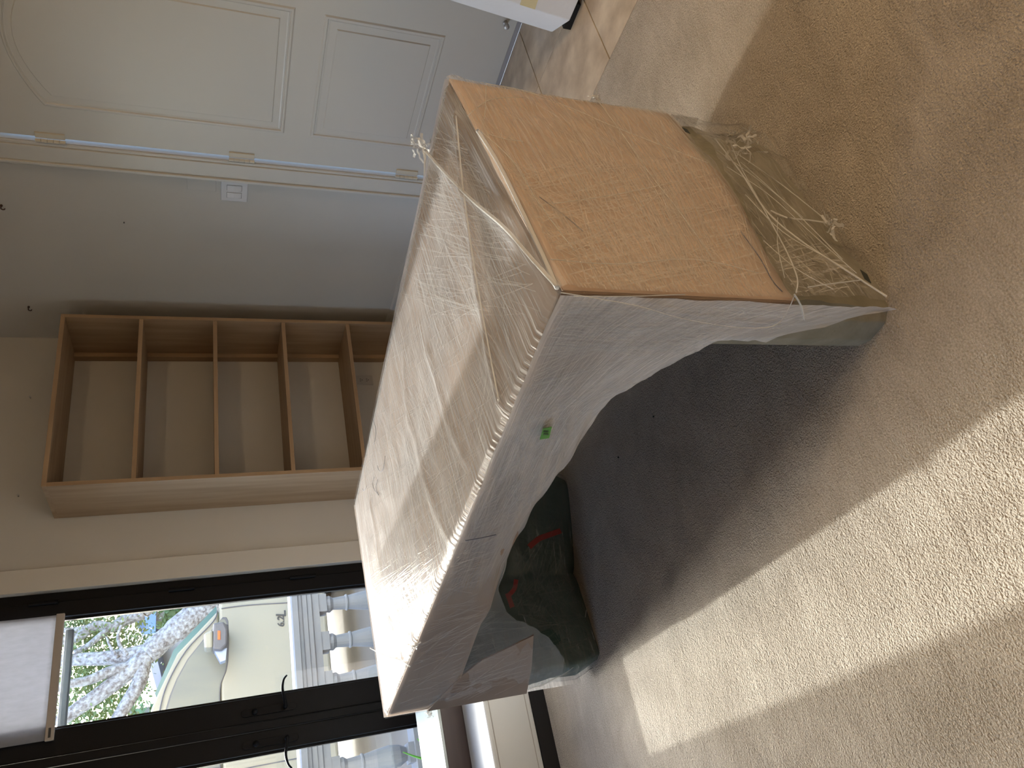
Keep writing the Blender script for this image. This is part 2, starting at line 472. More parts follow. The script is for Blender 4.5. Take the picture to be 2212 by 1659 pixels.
# flat casing round the window
tag(MB().box(Xc, Yb-.018, 0, 1.492, Yb+.001, 2.55).box(WX0-.114, Yb-.018, 0, WX0, Yb+.001, 2.55).box(WX0, Yb-.018, 2.42, Xc, Yb+.001, 2.55).build('trim_2', M['wallw'], bevel=.002), 'flat painted casing round the black window', kind='structure')
# baseboards
def baseprofile(d=.016, h=.204):
    return [(0, 0), (d, 0), (d, h-.06), (d-.003, h-.055), (d-.003, h-.04), (d-.008, h-.03), (d-.008, h-.015), (d-.012, h), (0, h)]
bp = baseprofile()
tag(MB().prism([(Xr-p[0], p[1]) for p in bp], 'y', DY1+.14, Yb).build('baseboard_right', M['white']), 'tall painted baseboard with moulded top, right wall', kind='structure')
tag(MB().prism([(Yb-p[0], p[1]) for p in bp], 'x', 1.492, Xr-.02).build('baseboard_back', M['white']), 'tall painted baseboard with moulded top, window wall', kind='structure')
# door casing: stepped board beside and above the leaf
cas = MB()
for (a, b, d) in ((DY1+.022, DY1+.036, .010), (DY1+.036, DY1+.120, .016), (DY1+.120, DY1+.134, .026)):
    cas.box(Xr-d, a, 0, Xr+.001, b, DZ+.02+(b-DY1)*.9)
for (a, b, d) in ((DY0-.036, DY0-.022, .010), (DY0-.120, DY0-.036, .016), (DY0-.134, DY0-.120, .026)):
    cas.box(Xr-d, a, 0, Xr+.001, b, DZ+.02+(DY0-a)*.9)
cas.box(Xr-.016, DY0-.12, DZ+.03, Xr+.001, DY1+.12, DZ+.12)
tag(cas.build('trim_1', M['white'], bevel=.002), 'white stepped door casing', kind='structure')

# ------------------------------------------------------------------ door
door = tag(MB().box(Xr+.004, DY0, .022, Xr+.044, DY1, DZ).build('door_1', M['white'], bevel=.002), 'white panelled door with arched upper panel', kind='structure')
def panel_outline(y0, y1, z0, z1, rise=0, n=14):
    pts = [(y0, z0), (y1, z0)]
    if rise:
        for k in range(n+1):
            a = k/n
            pts.append((y1+(y0-y1)*a, z1+rise*math.sin(PI*a)**.9))
    else:
        pts += [(y1, z1), (y0, z1)]
    return pts
def raised_panel(name, y0, y1, z0, z1, rise):
    """moulding ring, sunk cove and raised field, as on the photo"""
    mb = MB()
    rings = [(0, 0.0), (.006, .005), (.014, .005), (.018, -.001), (.022, .001), (.05, -.004), (.058, .004)]
    base = []
    for ins, prow in rings:
        r = rise*(1-ins*1.2) if rise else 0
        base.append([(Xr+.004-prow, p[0], p[1]) for p in panel_outline(y0+ins, y1-ins, z0+ins, z1-ins*(1 if not rise else .6), r)])
    n = len(base[0])
    for rg in base: mb.v += rg
    for i in range(len(base)-1):
        for k in range(n):
            k2 = (k+1) % n
            mb.f.append((i*n+k, (i+1)*n+k, (i+1)*n+k2, i*n+k2))
    mb.f.append(tuple((len(base)-1)*n+k for k in range(n)))
    return mb.build(name, M['white'], door)
raised_panel('door_panel', 1.744, 2.357, .925, 1.865, .095)
raised_panel('door_panel', 1.750, 2.358, .310, .812, 0)
for hz in (1.868, 1.102, .321):
    hb = MB()
    hb.box(Xr-.003, DY1-.026, hz-.055, Xr+.005, DY1, hz+.055)
    h = hb.build('hinge', M['cream'], door, bevel=.001)
    kn = MB()
    for q in range(5):
        kn.cyl((Xr-.007, DY1+.010, hz-.056+q*.0226), (Xr-.007, DY1+.010, hz-.056+q*.0226+.0212), .0085, 12)
    kn.build('knuckle', M['cream'], h, smooth=False)
MB().box(Xr+.012, DY0, .0, Xr+.042, DY1, .022).build('door_sweep', mat('door_sweep', (.42, .40, .42), .6), door)
st = onX(1092, 50, Xr)
MB().lathe([(.0, 0), (.010, 0), (.010, .006), (.006, .009), (.006, .02), (.0115, .022), (.0115, .034), (.004, .036)], 0, 0, 14).build('door_bumper', M['steel'], door, smooth=False)
bpo = bpy.data.objects['door_bumper']; bpo.location = (Xr+.004, st.y, st.z); bpo.rotation_euler = (0, -PI/2, 0)

# ------------------------------------------------------------------ window: pair of black casements in the recess
def glx(y, x): return onY(x, y, Yw).x
G1L, G1R = .758, 1.252           # glass of the right casement
G2L, G2R = .02, .512             # glass of the left casement
ZT, ZB = 2.30, .16
win = MB()
win.box(Xc-.055, Yw-.03, 0, Xc, Yw+.07, 2.42).box(WX0, Yw-.03, 0, WX0+.055, Yw+.07, 2.42)
win.box(WX0, Yw-.03, 2.36, Xc, Yw+.07, 2.42).box(WX0, Yw-.03, 0, Xc, Yw+.07, .05)
win = tag(win.build('window_1', M['black']), 'black framed pair of casement windows with outdoor view', kind='structure')
def sash(xl, xr, gl, gr, side):
    m = MB()
    m.box(xl, Yw-.05, .055, gl, Yw+.02, 2.355).box(gr, Yw-.05, .055, xr, Yw+.02, 2.355)
    m.box(gl, Yw-.05, .055, gr, Yw+.02, ZB).box(gl, Yw-.05, ZT, gr, Yw+.02, 2.355)
    s = m.build('sash', M['black'], win, bevel=.004)
    g = MB().box(gl-.005, Yw-.012, ZB-.005, gr+.005, Yw-.008, ZT+.005).build('glass_pane', M['glass'], s)
    b = MB()
    b.box(gl, Yw-.03, ZB, gl+.012, Yw-.01, ZT).box(gr-.012, Yw-.03, ZB, gr, Yw-.01, ZT).build('glazing_bead', M['black'], s)
    return s
mid = .634
sR = sash(mid+.012, Xc-.05, G1L, G1R, 1)
sL = sash(WX0+.05, mid-.03, G2L, G2R, -1)
MB().box(mid-.028, Yw-.058, .055, mid+.010, Yw-.02, 2.355).build('astragal', M['black'], win, bevel=.003)
MB().box(Xc-.05, Yw-.034, .03, Xc-.046, Yw-.029, 2.4).build('weather_seal', M['gasket'], win)
for p0, p1 in (((65, 1292), (128, 1286)), ((365, 1262), (420, 1255)), ((625, 1236), (680, 1229))):
    a, b = onY(*p0, Yw-.05), onY(*p1, Yw-.05)
    xh = Xc-.055
    hg = MB(); hg.cyl((xh, Yw-.058, a.z), (xh, Yw-.058, b.z), .010, 12)
    hg.build('casement_hinge', M['iron'], win, smooth=False)
def handle(px0, px1, side, parent):
    a, b = onY(*px0, Yw-.052), onY(*px1, Yw-.052)
    xm = (a.x+b.x)/2; z1, z0 = a.z, b.z; w = .017
    out = []
    for k in range(9): out.append((xm+w*math.cos(PI*k/8), z1-w+w*math.sin(PI*k/8)))
    for k in range(9): out.append((xm-w*math.cos(PI*k/8), z0+w-w*math.sin(PI*k/8)))
    pl = MB().prism(out, 'y', Yw-.058, Yw-.0495).build('handle_plate', M['iron'], parent, bevel=.001)
    zl = z0+.055
    lv = MB()
    lv.cyl((xm, Yw-.057, zl), (xm, Yw-.10, zl), .010, 14)
    lv.cyl((xm, Yw-.057, z1-.06), (xm, Yw-.075, z1-.06), .013, 14)
    path = [(xm, Yw-.098, zl), (xm+side*.03, Yw-.108, zl+.004), (xm+side*.075, Yw-.115, zl+.012), (xm+side*.115, Yw-.112, zl+.004), (xm+side*.135, Yw-.105, zl-.012)]
    sp = smoothpath(path, 5)
    lv.tube(sp, [.0085-.0045*i/(len(sp)-1) for i in range(len(sp))], 8)
    lv.build('handle_lever', M['iron'], pl, smooth=True)
    sc = MB()
    for zz in (z1-.018, z0+.018): sc.cyl((xm, Yw-.056, zz), (xm, Yw-.060, zz), .005, 10)
    sc.build('handle_screw', M['iron'], pl)
handle((521, 1545), (641, 1522), 1, win)
handle((523, 1612), (645, 1592), -1, win)
la, lb = onY(563, 1562, Yw-.05), onY(605, 1557, Yw-.05)
MB().box(la.x-.005, Yw-.0525, lb.z, la.x+.001, Yw-.049, la.z).build('latch_strip', M['brass'], win)

# roller blind over the right casement, drawn a third of the way down
def py(x, y, d): return onY(x, y, Yw-d)
b0, b1 = py(140, 1327, .075), py(117, 1597, .075)
zb = (b0.z+b1.z)/2
blind = tag(empty('roller_blind', ((b0.x+b1.x)/2, Yw-.075, zb)), 'pale translucent roller blind drawn part way down the casement', 'blind')
def bf(u, v):
    return Vector((b1.x+(b0.x-b1.x)*u, Yw-.075+.004*math.sin(u*9)*math.sin(v*5)+.006*math.sin(u*PI), zb+.03+(2.33-zb-.03)*v))
fab = MB().grid(bf, 16, 16).build('blind_fabric', M['blind'], smooth=True, solid=.0012)
bar = MB().box(b1.x-.004, Yw-.085, zb, b0.x+.004, Yw-.067, zb+.034).build('bottom_bar', M['blindbar'], bevel=.003)
rol = MB().cyl((b1.x-.02, Yw-.08, 2.35), (b0.x+.02, Yw-.08, 2.35), .026, 18).build('roller_tube', M['blindbar'], smooth=False)
lbl = MB().box(b1.x+.008, Yw-.0858, zb+.012, b1.x+.048, Yw-.0848, zb+.022).build('maker_label', M['dark'])
under(blind, fab, bar, rol); lbl_parent = bar
# exterior shade outside, only its bottom bar shows
e0, e1 = onY(137, 1362, Yw+.12), onY(126, 1590, Yw+.12)
ez0, ez1 = onY(155, 1430, Yw+.12).z, onY(136, 1430, Yw+.12).z
xs = tag(empty('exterior_shade', ((e0.x+e1.x)/2, Yw+.12, ez0)), 'dark grey metal bar of the outside shade below the pale blind', 'shade')
xb = MB().box(e1.x-.02, Yw+.105, ez0, e0.x, Yw+.135, ez1).build('shade_bar', M['screenbar'], bevel=.006)
xf = MB().tube([(e1.x, Yw+.12, ez1-.002), (e1.x, Yw+.12, 2.40)], .002, 6).build('guide_cable', M['screenbar'])
xg = MB().tube([(e0.x-.01, Yw+.12, ez1-.002), (e0.x-.01, Yw+.12, 2.40)], .002, 6).build('guide_cable', M['screenbar'])
xq = MB().box(e1.x-.03, Yw+.08, 2.37, e0.x+.02, Yw+.16, 2.42).build('shade_cassette', M['screenbar'])
under(xs, xb, xf, xg, xq)

# ------------------------------------------------------------------ small fittings on the walls
sp0 = tag(empty('light_switch', (Xr, 2.730, 1.13)), 'square white double rocker switch plate beside the door casing', 'switch')
pl = MB().box(Xr-.008, 2.666, 1.069, Xr-.0005, 2.795, 1.191).build('switch_plate', M['plate'], bevel=.003)
rk = []
for yc in (2.707, 2.754):
    fr = MB().box(Xr-.0086, yc-.0175, 1.096, Xr-.0078, yc+.0175, 1.164).build('rocker_gap', M['slot'])
    r = MB().prism([(Xr-.009, 1.097), (Xr-.0115, 1.13), (Xr-.0095, 1.163), (Xr-.007, 1.163), (Xr-.007, 1.097)], 'y', yc-.0165, yc+.0165).build('rocker', M['plate'], bevel=.001)
    rk += [fr, r]
under(sp0, pl); pl_sw = pl
bk = MB().box(Xr-.005, 2.664, 1.212, Xr-.0005, 2.745, 1.340).build('blank_plate', mat('painted_plate', (.60, .572, .525), .6), bevel=.002)
tag(bk, 'blank wall plate painted over in the wall colour above the switch', 'wall plate')
ot = onY(785, 822, Yb)
ou = tag(empty('wall_outlet', (ot.x, Yb, ot.z)), 'double wall outlet seen through the bookcase', 'outlet')
ob = [MB().box(ot.x-.035, Yb-.006, ot.z-.058, ot.x+.035, Yb-.0005, ot.z+.058).build('outlet_plate', mat('outlet_plate', (.52, .49, .45), .5), bevel=.002)]
for dz in (-.02, .02):
    for dx in (-.007, .007): ob.append(MB().box(ot.x+dx-.0016, Yb-.0068, ot.z+dz-.005, ot.x+dx+.0016, Yb-.0055, ot.z+dz+.005).build('outlet_slot', M['slot']))
    ob.append(MB().cyl((ot.x, Yb-.0068, ot.z+dz-.011), (ot.x, Yb-.0055, ot.z+dz-.011), .003, 10).build('outlet_slot', M['slot']))
under(ou, ob[0])
for (x, y, l) in ((3, 443, 'small dark hook screwed into the wall above the light switch'), (62, 662, 'small dark hook screwed into the wall near the room corner')):
    q = onX(x, y, Xr)
    path = smoothpath([(Xr+.004, q.y, q.z), (Xr-.018, q.y, q.z), (Xr-.026, q.y, q.z-.004), (Xr-.027, q.y, q.z-.013), (Xr-.021, q.y, q.z-.016)], 5)
    hk = MB().tube(path, .0028, 8); hk.cyl((Xr+.002, q.y, q.z), (Xr-.008, q.y, q.z), .0055, 10)
    hk = hk.build('wall_hook', mat('hook_brown', (.07, .035, .02), .4), smooth=True)
    tag(hk, l, 'hook', 'hooks on the door wall')
for (x, y, l) in ((66, 860, 'bare screw in the wall above the bookcase middle'), (40, 1072, 'bare screw in the wall above the bookcase window end')):
    q = onY(x, y, Yb)
    sc = MB().cyl((q.x, Yb+.004, q.z), (q.x, Yb-.014, q.z), .0025, 8); sc.cyl((q.x, Yb-.014, q.z), (q.x, Yb-.017, q.z), .0055, 12)
    tag(sc.build('wall_screw', M['steel']), l, 'screw', 'screws above the bookcase')
q = onX(268, 480, Xr)
tag(MB().cyl((Xr+.004, q.y, q.z), (Xr-.006, q.y, q.z), .0028, 8).build('wall_nail', M['slot']), 'tiny dark nail in the wall below the hook by the switch', 'nail')

# ------------------------------------------------------------------ bookcase
bx0, bx1, by0, by1, bz1, th = 1.7495, 2.7495, 3.604, Yb-.002, 1.970, .0205
bc = tag(empty('bookcase', ((bx0+bx1)/2, (by0+by1)/2, 0)), 'tall open-backed oak bookcase with five bays beside the window', 'bookcase')
parts = []
for x in (bx0, bx1-th): parts.append(MB().box(x, by0, 0, x+th, by1, bz1-th).build('side_panel', M['oak'], bevel=.0008))
parts.append(MB().box(bx0, by0, bz1-th, bx1, by1, bz1).build('top_panel', M['oakh'], bevel=.0008))
for z in (1.600, 1.227, .858, .4865, .115): parts.append(MB().box(bx0+th+.0005, by0+.004, z-th, bx1-th-.0005, by1, z).build('shelf', M['oakh'], bevel=.0008))
parts.append(MB().box(bx0+th, by0+.03, 0, bx1-th, by0+.05, .094).build('toe_kick', M['oakh']))
parts.append(MB().box(bx1-th-.028, by1-.045, .115, bx1-th-.0004, by1, bz1-th-.0004).build('back_cleat', M['oak']))
under(bc, *parts)

# ------------------------------------------------------------------ low furniture under the window
kk = 1.25/1.16
bfY, bTop, aY, aTop, sY = 2.7712*kk, .2424*kk, 3.055*kk, .3395*kk, 3.425*kk
XE = .95                       # right ends, out of sight behind the wrapped desk
XLe = -1.5
be = tag(empty('window_bench', ((XLe+XE)/2, (bfY+aY)/2, 0)), 'low off-white padded bench on black plinth under the window', 'bench')
q1 = MB().box(XLe, bfY+.001, 0, XE, aY-.03, .064).build('plinth', M['blackp'])
bd = MB().box(XLe, bfY, .065, XE, aY-.004, bTop).build('padded_body', M['bench'], bevel=.008)
sm = MB()
sm.tube([(XLe, bfY-.0005, bTop-.020), (XE, bfY-.0005, bTop-.020)], .0022, 6)
sm.tube([(XLe, bfY-.0005, .088), (XE, bfY-.0005, .088)], .0016, 6)
sm = sm.build('seam', mat('seam_thread', (.38, .34, .29), .8))
under(be, q1, bd, sm)
co = tag(empty('window_console', ((XLe+XE)/2, (aY+sY)/2, 0)), 'low dark wood console with glossy pale top between bench and window', 'console')
c1 = MB().box(XLe, aY, 0, XE, sY-.01, aTop-.012).build('console_body', M['wood_dark'], bevel=.002)
c2 = MB().box(XLe, aY, aTop-.012, XE, sY, aTop).build('console_top', M['gloss_top'], bevel=.002)
under(co, c1, c2)

# ================================================================== THE WRAPPED DESK
A = Vector((.6901, .8127)); B = Vector((1.4746, 1.0106)); D = Vector((1.1493, 2.6543)); C = Vector((.3665, 2.5528))
ZD = .7393
def PT(s, t, z=0.0):
    p = (A*(1-s)+B*s)*(1-t) + (C*(1-s)+D*s)*t
    return Vector((p.x, p.y, z))
nF = Vector((-(C-A).y, (C-A).x)).normalized()      # out of the kneehole face
if nF.dot(B-A) > 0: nF = -nF
nE = Vector((-(B-A).y, (B-A).x)).normalized()      # out of the near end face
if nE.dot(C-A) > 0: nE = -nE
nF3, nE3 = Vector((nF.x, nF.y, 0)), Vector((nE.x, nE.y, 0))
nB3, nL3 = -nF3, -nE3
LEN, DEP = (C-A).length, (B-A).length
def hitplane(x, y, P, n, off=0.0):
    r = ray(x, y); k = (n.dot(P)+off)/(n.x*r.x+n.y*r.y); return EYE + r*k
def onE(x, y, off=.006): return hitplane(x, y, A, nE, off)
def onF(x, y, off=.006): return hitplane(x, y, A, nF, off)
def onT(x, y, off=.004): return onZ(x, y, ZD+off)
desk = tag(empty('wrapped_desk', ((A.x+D.x)/2, (A.y+D.y)/2, 0)), 'kneehole desk wrapped in cardboard, moving blankets and clear stretch film', 'desk')
DP = []
def part(mb, name, m, **k):
    o = mb.build(name, m, **k); DP.append(o); return o
def interp(tab, x):
    for (a, b), (c, d) in zip(tab, tab[1:]):
        if a <= x <= c:
            w = (x-a)/(c-a) if c > a else 0
            return b+(d-b)*w
    return tab[0][1] if x < tab[0][0] else tab[-1][1]
# lower rim of the kneehole face (position along the desk, height)
RIM = [(0, .0), (.009, .075), (.021, .141), (.031, .198), (.042, .255), (.059, .32), (.093, .393), (.124, .44), (.153, .49), (.184, .512), (.226, .516),
       (.266, .514), (.307, .522), (.356, .540), (.397, .553), (.454, .556), (.516, .556), (.584, .552), (.645, .535), (.66, .46), (.70, .385), (.73, .35), (.80, .328), (.9, .285), (1.0, .246)]
RIMC = RIM[:18]+[(.645, .548), (.66, .562), (.8, .55), (.9, .535), (1.0, .52)]
RIMF = RIM[:18]+[(.645, .50), (.70, .40), (.75, .31), (.85, .2), (1.0, .12)]
def rim(t, tab=RIMF): return interp(tab, t)
def wob(p, a, sc=7): return fbm(p, sc)*a

# -- rigid cardboard
part(MB().prism([tuple(PT(s, t)[:2]) for s, t in ((.004, .004), (.996, .004), (.996, .996), (.004, .996))], 'z', ZD-.05, ZD-.006), 'cardboard_top', M['card_shaded'], bevel=.004)
ENDB = [(0, .262), (.033, .261), (.2, .229), (.427, .174), (.712, .132), (1.0, .134)]
mb = MB()
def endf(off):
    def f(u, v):
        z0 = interp(ENDB, u); z = z0+(ZD-.008-z0)*v
        p = PT(u, 0, z)+nE3*(off+.004*math.sin(u*5)*math.sin(v*4))
        return p
    return f
mb.grid(endf(.001), 24, 16, lambda u, v: (u*DEP, v*.6))
part(mb, 'cardboard_end_panel', M['card'], smooth=True, solid=.004)
def frontf(off):
    def f(u, v):
        t = u**1.25 if u < .5 else .5**1.25+(1-.5**1.25)*((u-.5)/.5)
        z0 = max(rim(t, RIMC), .262 if t < .045 else 0); z = z0+(ZD-.008-z0)*v
        curl = .05*math.exp(-((z-z0)/.05)) if .05 < t < .52 else (.05*math.exp(-((z-z0)/.05))*max(0, (.66-t)/.14) if .52 <= t < .66 else 0)
        return PT(0, t, z)+nF3*(off+.006*math.sin(t*17)*(1-v)) - nF3*curl
    return f
part(MB().grid(frontf(.001), 60, 14), 'cardboard_front_panel', M['card_shaded'], smooth=True, solid=.004)
fl = [(.73, .372), (.775, .45), (.80, .50), (.86, .545), (1.0, .60), (1.0, .246), (.87, .30)]
mb = MB(); mb.v = [tuple(PT(0, t, z)+nF3*.006) for t, z in fl]; mb.f = [tuple(range(len(fl)))]
part(mb, 'cardboard_flap', M['card_shaded'], solid=.004)
part(MB().grid(lambda u, v: PT(1, u, .2+(ZD-.21)*v)+nB3*.001, 10, 6), 'cardboard_back_panel', M['card'], solid=.004)
part(MB().grid(lambda u, v: PT(u, 1, .246+(ZD-.256)*v)+nL3*.001, 10, 6), 'cardboard_far_end_panel', M['card'], solid=.004)

# -- blankets round the two legs
FL = [(0, .0), (.1, .012), (.38, .036), (.72, .064), (.84, .045), (1.0, .0)]
def smax(z): return .845+.15*min(1, z/.14)
def flare(s, z):
    k = max(0, 1-z/.26); return interp(FL, s)*k**1.6
def legE(u, v):
    """near-end leg, a closed loop of blanket; u runs round it, v up"""
    z = v*.62
    sm_ = smax(z); per = [(0.02, 0), (sm_-.03, 0), (sm_, .02), (sm_, .055), (sm_-.03, .07), (.02, .07), (0, .05), (0, .02), (0.02, 0)]
    w = u*(len(per)-1); i = min(int(w), len(per)-2); a = w-i
    s = per[i][0]*(1-a)+per[i+1][0]*a; t = per[i][1]*(1-a)+per[i+1][1]*a
    p = PT(s, t, z)
    k = 1-t/.07
    p += nE3*flare(s, z)*k
    p += nE3*(wob((s*3, z*2, 1.3), .012)-.012)*k
    return p
LU = []
for i in range(8): LU += [i/8+j/(8*12) for j in range(12)] if i in (0, 4) else [i/8, i/8+.06]
mb = MB(); nu = 96; nv = 20
mb.grid(legE, nu, nv)
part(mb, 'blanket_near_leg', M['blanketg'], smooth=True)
# far leg: bulky dark green bundle, its inner face bows towards the kneehole
foot = [(.388, 2.560), (.388, 2.470), (.405, 2.418), (.50, 2.425), (.62, 2.435), (.733, 2.437), (.911, 2.365), (1.036, 2.32), (1.10, 2.36), (1.11, 2.64), (.95, 2.63), (.6, 2.58)]
def farleg(off, zt):
    cxm = sum(p[0] for p in foot)/len(foot); cym = sum(p[1] for p in foot)/len(foot)
    n = len(foot)
    def f(u, v):
        w = (u % 1)*n; i = int(w) % n; a = w-int(w)
        p0, p1, p2, p3 = (Vector((*foot[(i+k) % n], 0)) for k in (-1, 0, 1, 2))
        p = .5*((2*p1)+(p2-p0)*a+(2*p0-5*p1+4*p2-p3)*a*a+(3*p1-p0-3*p2+p3)*a**3)
        p = p1.lerp(p2, a)*.6+p*.4
        z = v*zt
        # above the floor the bundle leans back under the top
        fwd = max(0, 2.50-p.y)
        p.y += fwd*min(1, z/.62)*.25
        p.z = z
        d = Vector((p.x-cxm, p.y-cym, 0))
        if d.length > 1e-6:
            d.normalize(); p += d*(off + wob((p.x*2, p.y*2, z*2), .012) - (.02*math.exp(-z/.03)))
        # keep under the cardboard front
        return p
    return f
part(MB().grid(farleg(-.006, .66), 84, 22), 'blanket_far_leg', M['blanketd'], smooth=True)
# red tape on the far bundle
def on_far(x, y):
    """first hit of a photo ray with the inner face of the far bundle (a leaning plane)"""
    r = ray(x, y); k = (2.43-0)/r.y
    for _ in range(8):
        p = EYE+r*k; k = (2.432 + .10*max(0, p.z) - max(0, (p.x-.74))*.36)/r.y
    return EYE+r*k
for pts, w in ((((1208, 1150), (1180, 1160), (1160, 1168), (1140, 1185)), .010), (((1112, 1255), (1108, 1275), (1095, 1290)), .008), (((1093, 1285), (1102, 1310), (1108, 1333)), .009)):
    L0 = smoothpath([on_far(*p)+Vector((0, -.016, 0)) for p in pts], 4)
    mb = MB()
    for i, p in enumerate(L0):
        t = (L0[min(i+1, len(L0)-1)]-L0[max(i-1, 0)]).normalized(); sd_ = t.cross(Vector((0, 1, 0))).normalized()*w
        mb.v += [tuple(p-sd_), tuple(p+sd_)]
        if i: mb.f.append((2*i-2, 2*i-1, 2*i+1, 2*i))
    part(mb, 'red_tape', M['strap'], solid=.001)

# -- stretch film
RIDGES = [([(985, 250), (1000, 400), (1022, 560), (1050, 720), (1078, 868)], .010, .016), ([(918, 325), (985, 400), (1060, 465), (1130, 540), (1200, 612)], .006, .012),
          ([(870, 760), (880, 900), (905, 1000), (935, 1100), (968, 1165)], .004, .02), ([(925, 760), (960, 900), (1000, 985)], .005, .018), ([(800, 1090), (815, 1200), (835, 1330), (868, 1420)], .004, .02)]
RID = [([onT(*p) for p in pts], h, w) for pts, h, w in RIDGES]
def seg_d(p, a, b):
    ab = b-a; k = max(0, min(1, (p-a).dot(ab)/ab.length_squared)); return (p-(a+ab*k)).length
def topf(u, v):
    p = PT(u, v, ZD)
    q = Vector((p.x, p.y, ZD+.004)); h = 0
    for pts, hh, w in RID:
        d = min(seg_d(q, a, b) for a, b in zip(pts, pts[1:]))
        h += hh*math.exp(-(d/w)**2)
    edge = min(u, 1-u, v, 1-v)
    h += wob((p.x, p.y, .3), .006, 5)*min(1, edge*8)
    h -= .010*max(0, 1-edge/.012)**2
    h += .0022*math.sin(v*620+7*math.sin(u*9+v*20))*math.exp(-u/.045)*(.5+noise.noise(Vector((u*6, v*25, 0))))      # pleats along the kneehole edge
    return Vector((p.x, p.y, ZD+.001+h))
part(MB().grid(topf, 64, 360, lambda u, v: (u*DEP, v*LEN)), 'film_top', M['film_top'], smooth=True)
def endfilm(u, v):
    z0 = interp(ENDB, u)+.004; z = z0+(ZD-z0)*v
    return PT(u, 0, z)+nE3*(.008+.004*math.sin(u*5)*math.sin(v*4)+wob((u*3, z*3, 4), .004, 3)+.008*math.exp(-((v-.965)/.02)**2))
part(MB().grid(endfilm, 50, 40, lambda u, v: (u*DEP, v*.6)), 'film_end', M['film_end'], smooth=True)
def lowfilm(u, v):
    z1 = interp(ENDB, u)+.004; z = .002+(z1-.002)*v
    s = .008+(smax(z)-.012)*u
    return PT(s, 0, z)+nE3*(.010+flare(s, z)*1.03+wob((s*5, z*5, 9), .008, 3))
HOLES_E = [onE(1480, 287), onE(1866, 603)]
part(MB().grid(lowfilm, 60, 20, lambda u, v: (u*DEP, v*.3)), 'film_near_leg', M['film_low'], smooth=True)
def frontfilm(u, v):
    t = u**1.25 if u < .5 else .5**1.25+(1-.5**1.25)*((u-.5)/.5)
    z0 = rim(t)-.004; z = z0+(ZD-.001-z0)*v
    curl = .055*math.exp(-((z-z0)/.05)) if .05 < t < .52 else (.05*math.exp(-((z-z0)/.05))*max(0, (.66-t)/.14) if .52 <= t < .66 else 0)
    pl_ = .0035*math.sin(z*150+t*60)*math.exp(-((z-z0)/.12))
    return PT(0, t, z)+nF3*(.008+.006*math.sin(t*17)*(1-v)+pl_+wob((t*4, z*3, 2), .005, 3)) - nF3*curl
part(MB().grid(frontfilm, 110, 44, lambda u, v: (u*LEN, v*.5)), 'film_front', M['film_front'], smooth=True)
part(MB().grid(lambda u, v: PT(1, u, .03+(ZD-.03)*v)+nB3*(.008+wob((u*4, v*2, 5), .006, 3)), 30, 14, lambda u, v: (u*LEN, v*.7)), 'film_back', M['film_front'], smooth=True)
part(MB().grid(lambda u, v: PT(u, 1, .03+(ZD-.03)*v)+nL3*(.008+wob((u*4, v*2, 6), .006, 3)), 20, 14, lambda u, v: (u*DEP, v*.7)), 'film_far_end', M['film_front'], smooth=True)
# film pulled round the far bundle, torn open at one spot
ff = farleg(.008, .6)
hole = on_far(1182, 1386)
def keep(u, v):
    p = ff(u, v); return ((p.x-hole.x)/.034)**2+((p.z-hole.z)/.042)**2 > 1 or p.y > 2.52
part(MB().grid(ff, 150, 60, lambda u, v: (u*2.2, v*.6), keep), 'film_far_leg', M['film_leg'], smooth=True)

# strands and twists of film
def strand(px, fn, r, name='film_strand', off=None, m='film_strand'):
    pts = [fn(*p) if off is None else fn(*p, off) for p in px]
    sp = smoothpath(pts, 6)
    mb = MB().tube(sp, r*.62, 6)
    mb.uv = {i: (i*.002, (i % 6)*.01) for i in range(len(mb.v))}
    return part(mb, name, M[m], smooth=True)
strand([(918, 325), (960, 372), (1020, 432), (1090, 492), (1150, 560), (1203, 618)], onT, .0065, 'film_twist', .012, 'film_twist')
strand([(985, 250), (1000, 400), (1022, 560), (1050, 720), (1078, 868)], onT, .003, 'film_twist', .013, 'film_twist')
strand([(1032, 282), (1075, 350), (1120, 440), (1165, 535), (1204, 622)], onE, .007, 'film_twist', .014, 'film_twist')
for px in ([(1050, 181), (1130, 196), (1230, 232), (1330, 275), (1440, 318), (1530, 352)], [(1290, 215), (1345, 290), (1400, 370), (1470, 460), (1540, 560)],
           [(1050, 187), (1048, 240), (1040, 285)], [(1040, 285), (1105, 345), (1165, 440), (1240, 540)], [(1040, 285), (1090, 300), (1130, 305)],
           [(1010, 250), (1060, 215), (1130, 210)], [(1195, 440), (1330, 420), (1450, 395)], [(1190, 560), (1330, 570), (1500, 560), (1640, 590)]):
    strand(px, onE, .0016, off=.013)
def onL(x, y): return onE(x, y, .024+.05*max(0, (x-1550)/400))
for px, r in (([(1545, 300), (1600, 372), (1655, 455), (1730, 520), (1830, 585), (1915, 640)], .003), ([(1575, 300), (1600, 360), (1660, 470), (1700, 545), (1722, 600), (1720, 632)], .0022),
              ([(1665, 455), (1700, 470), (1750, 476), (1790, 482)], .003), ([(1590, 330), (1690, 400), (1790, 480)], .0018), ([(1600, 350), (1700, 440), (1820, 560)], .0015),
              ([(1610, 420), (1690, 500), (1790, 560), (1900, 630)], .0015), ([(1680, 470), (1680, 530), (1695, 600)], .0012), ([(1745, 620), (1800, 612), (1860, 605)], .0015), ([(1550, 325), (1640, 390), (1735, 470)], .0012),
              ([(1650, 520), (1720, 580), (1800, 625)], .0012), ([(1570, 360), (1660, 420), (1760, 510), (1850, 590)], .0012)):
    strand(px, onL, r)
strand([(1212, 632), (1290, 645), (1380, 662), (1480, 690), (1600, 708), (1680, 700), (1716, 640)], onF, .0016, off=.02)
strand([(1716, 636), (1730, 660), (1738, 692)], onF, .003, off=.02)
strand([(1240, 640), (1360, 640), (1480, 636)], onF, .0012, off=.016)
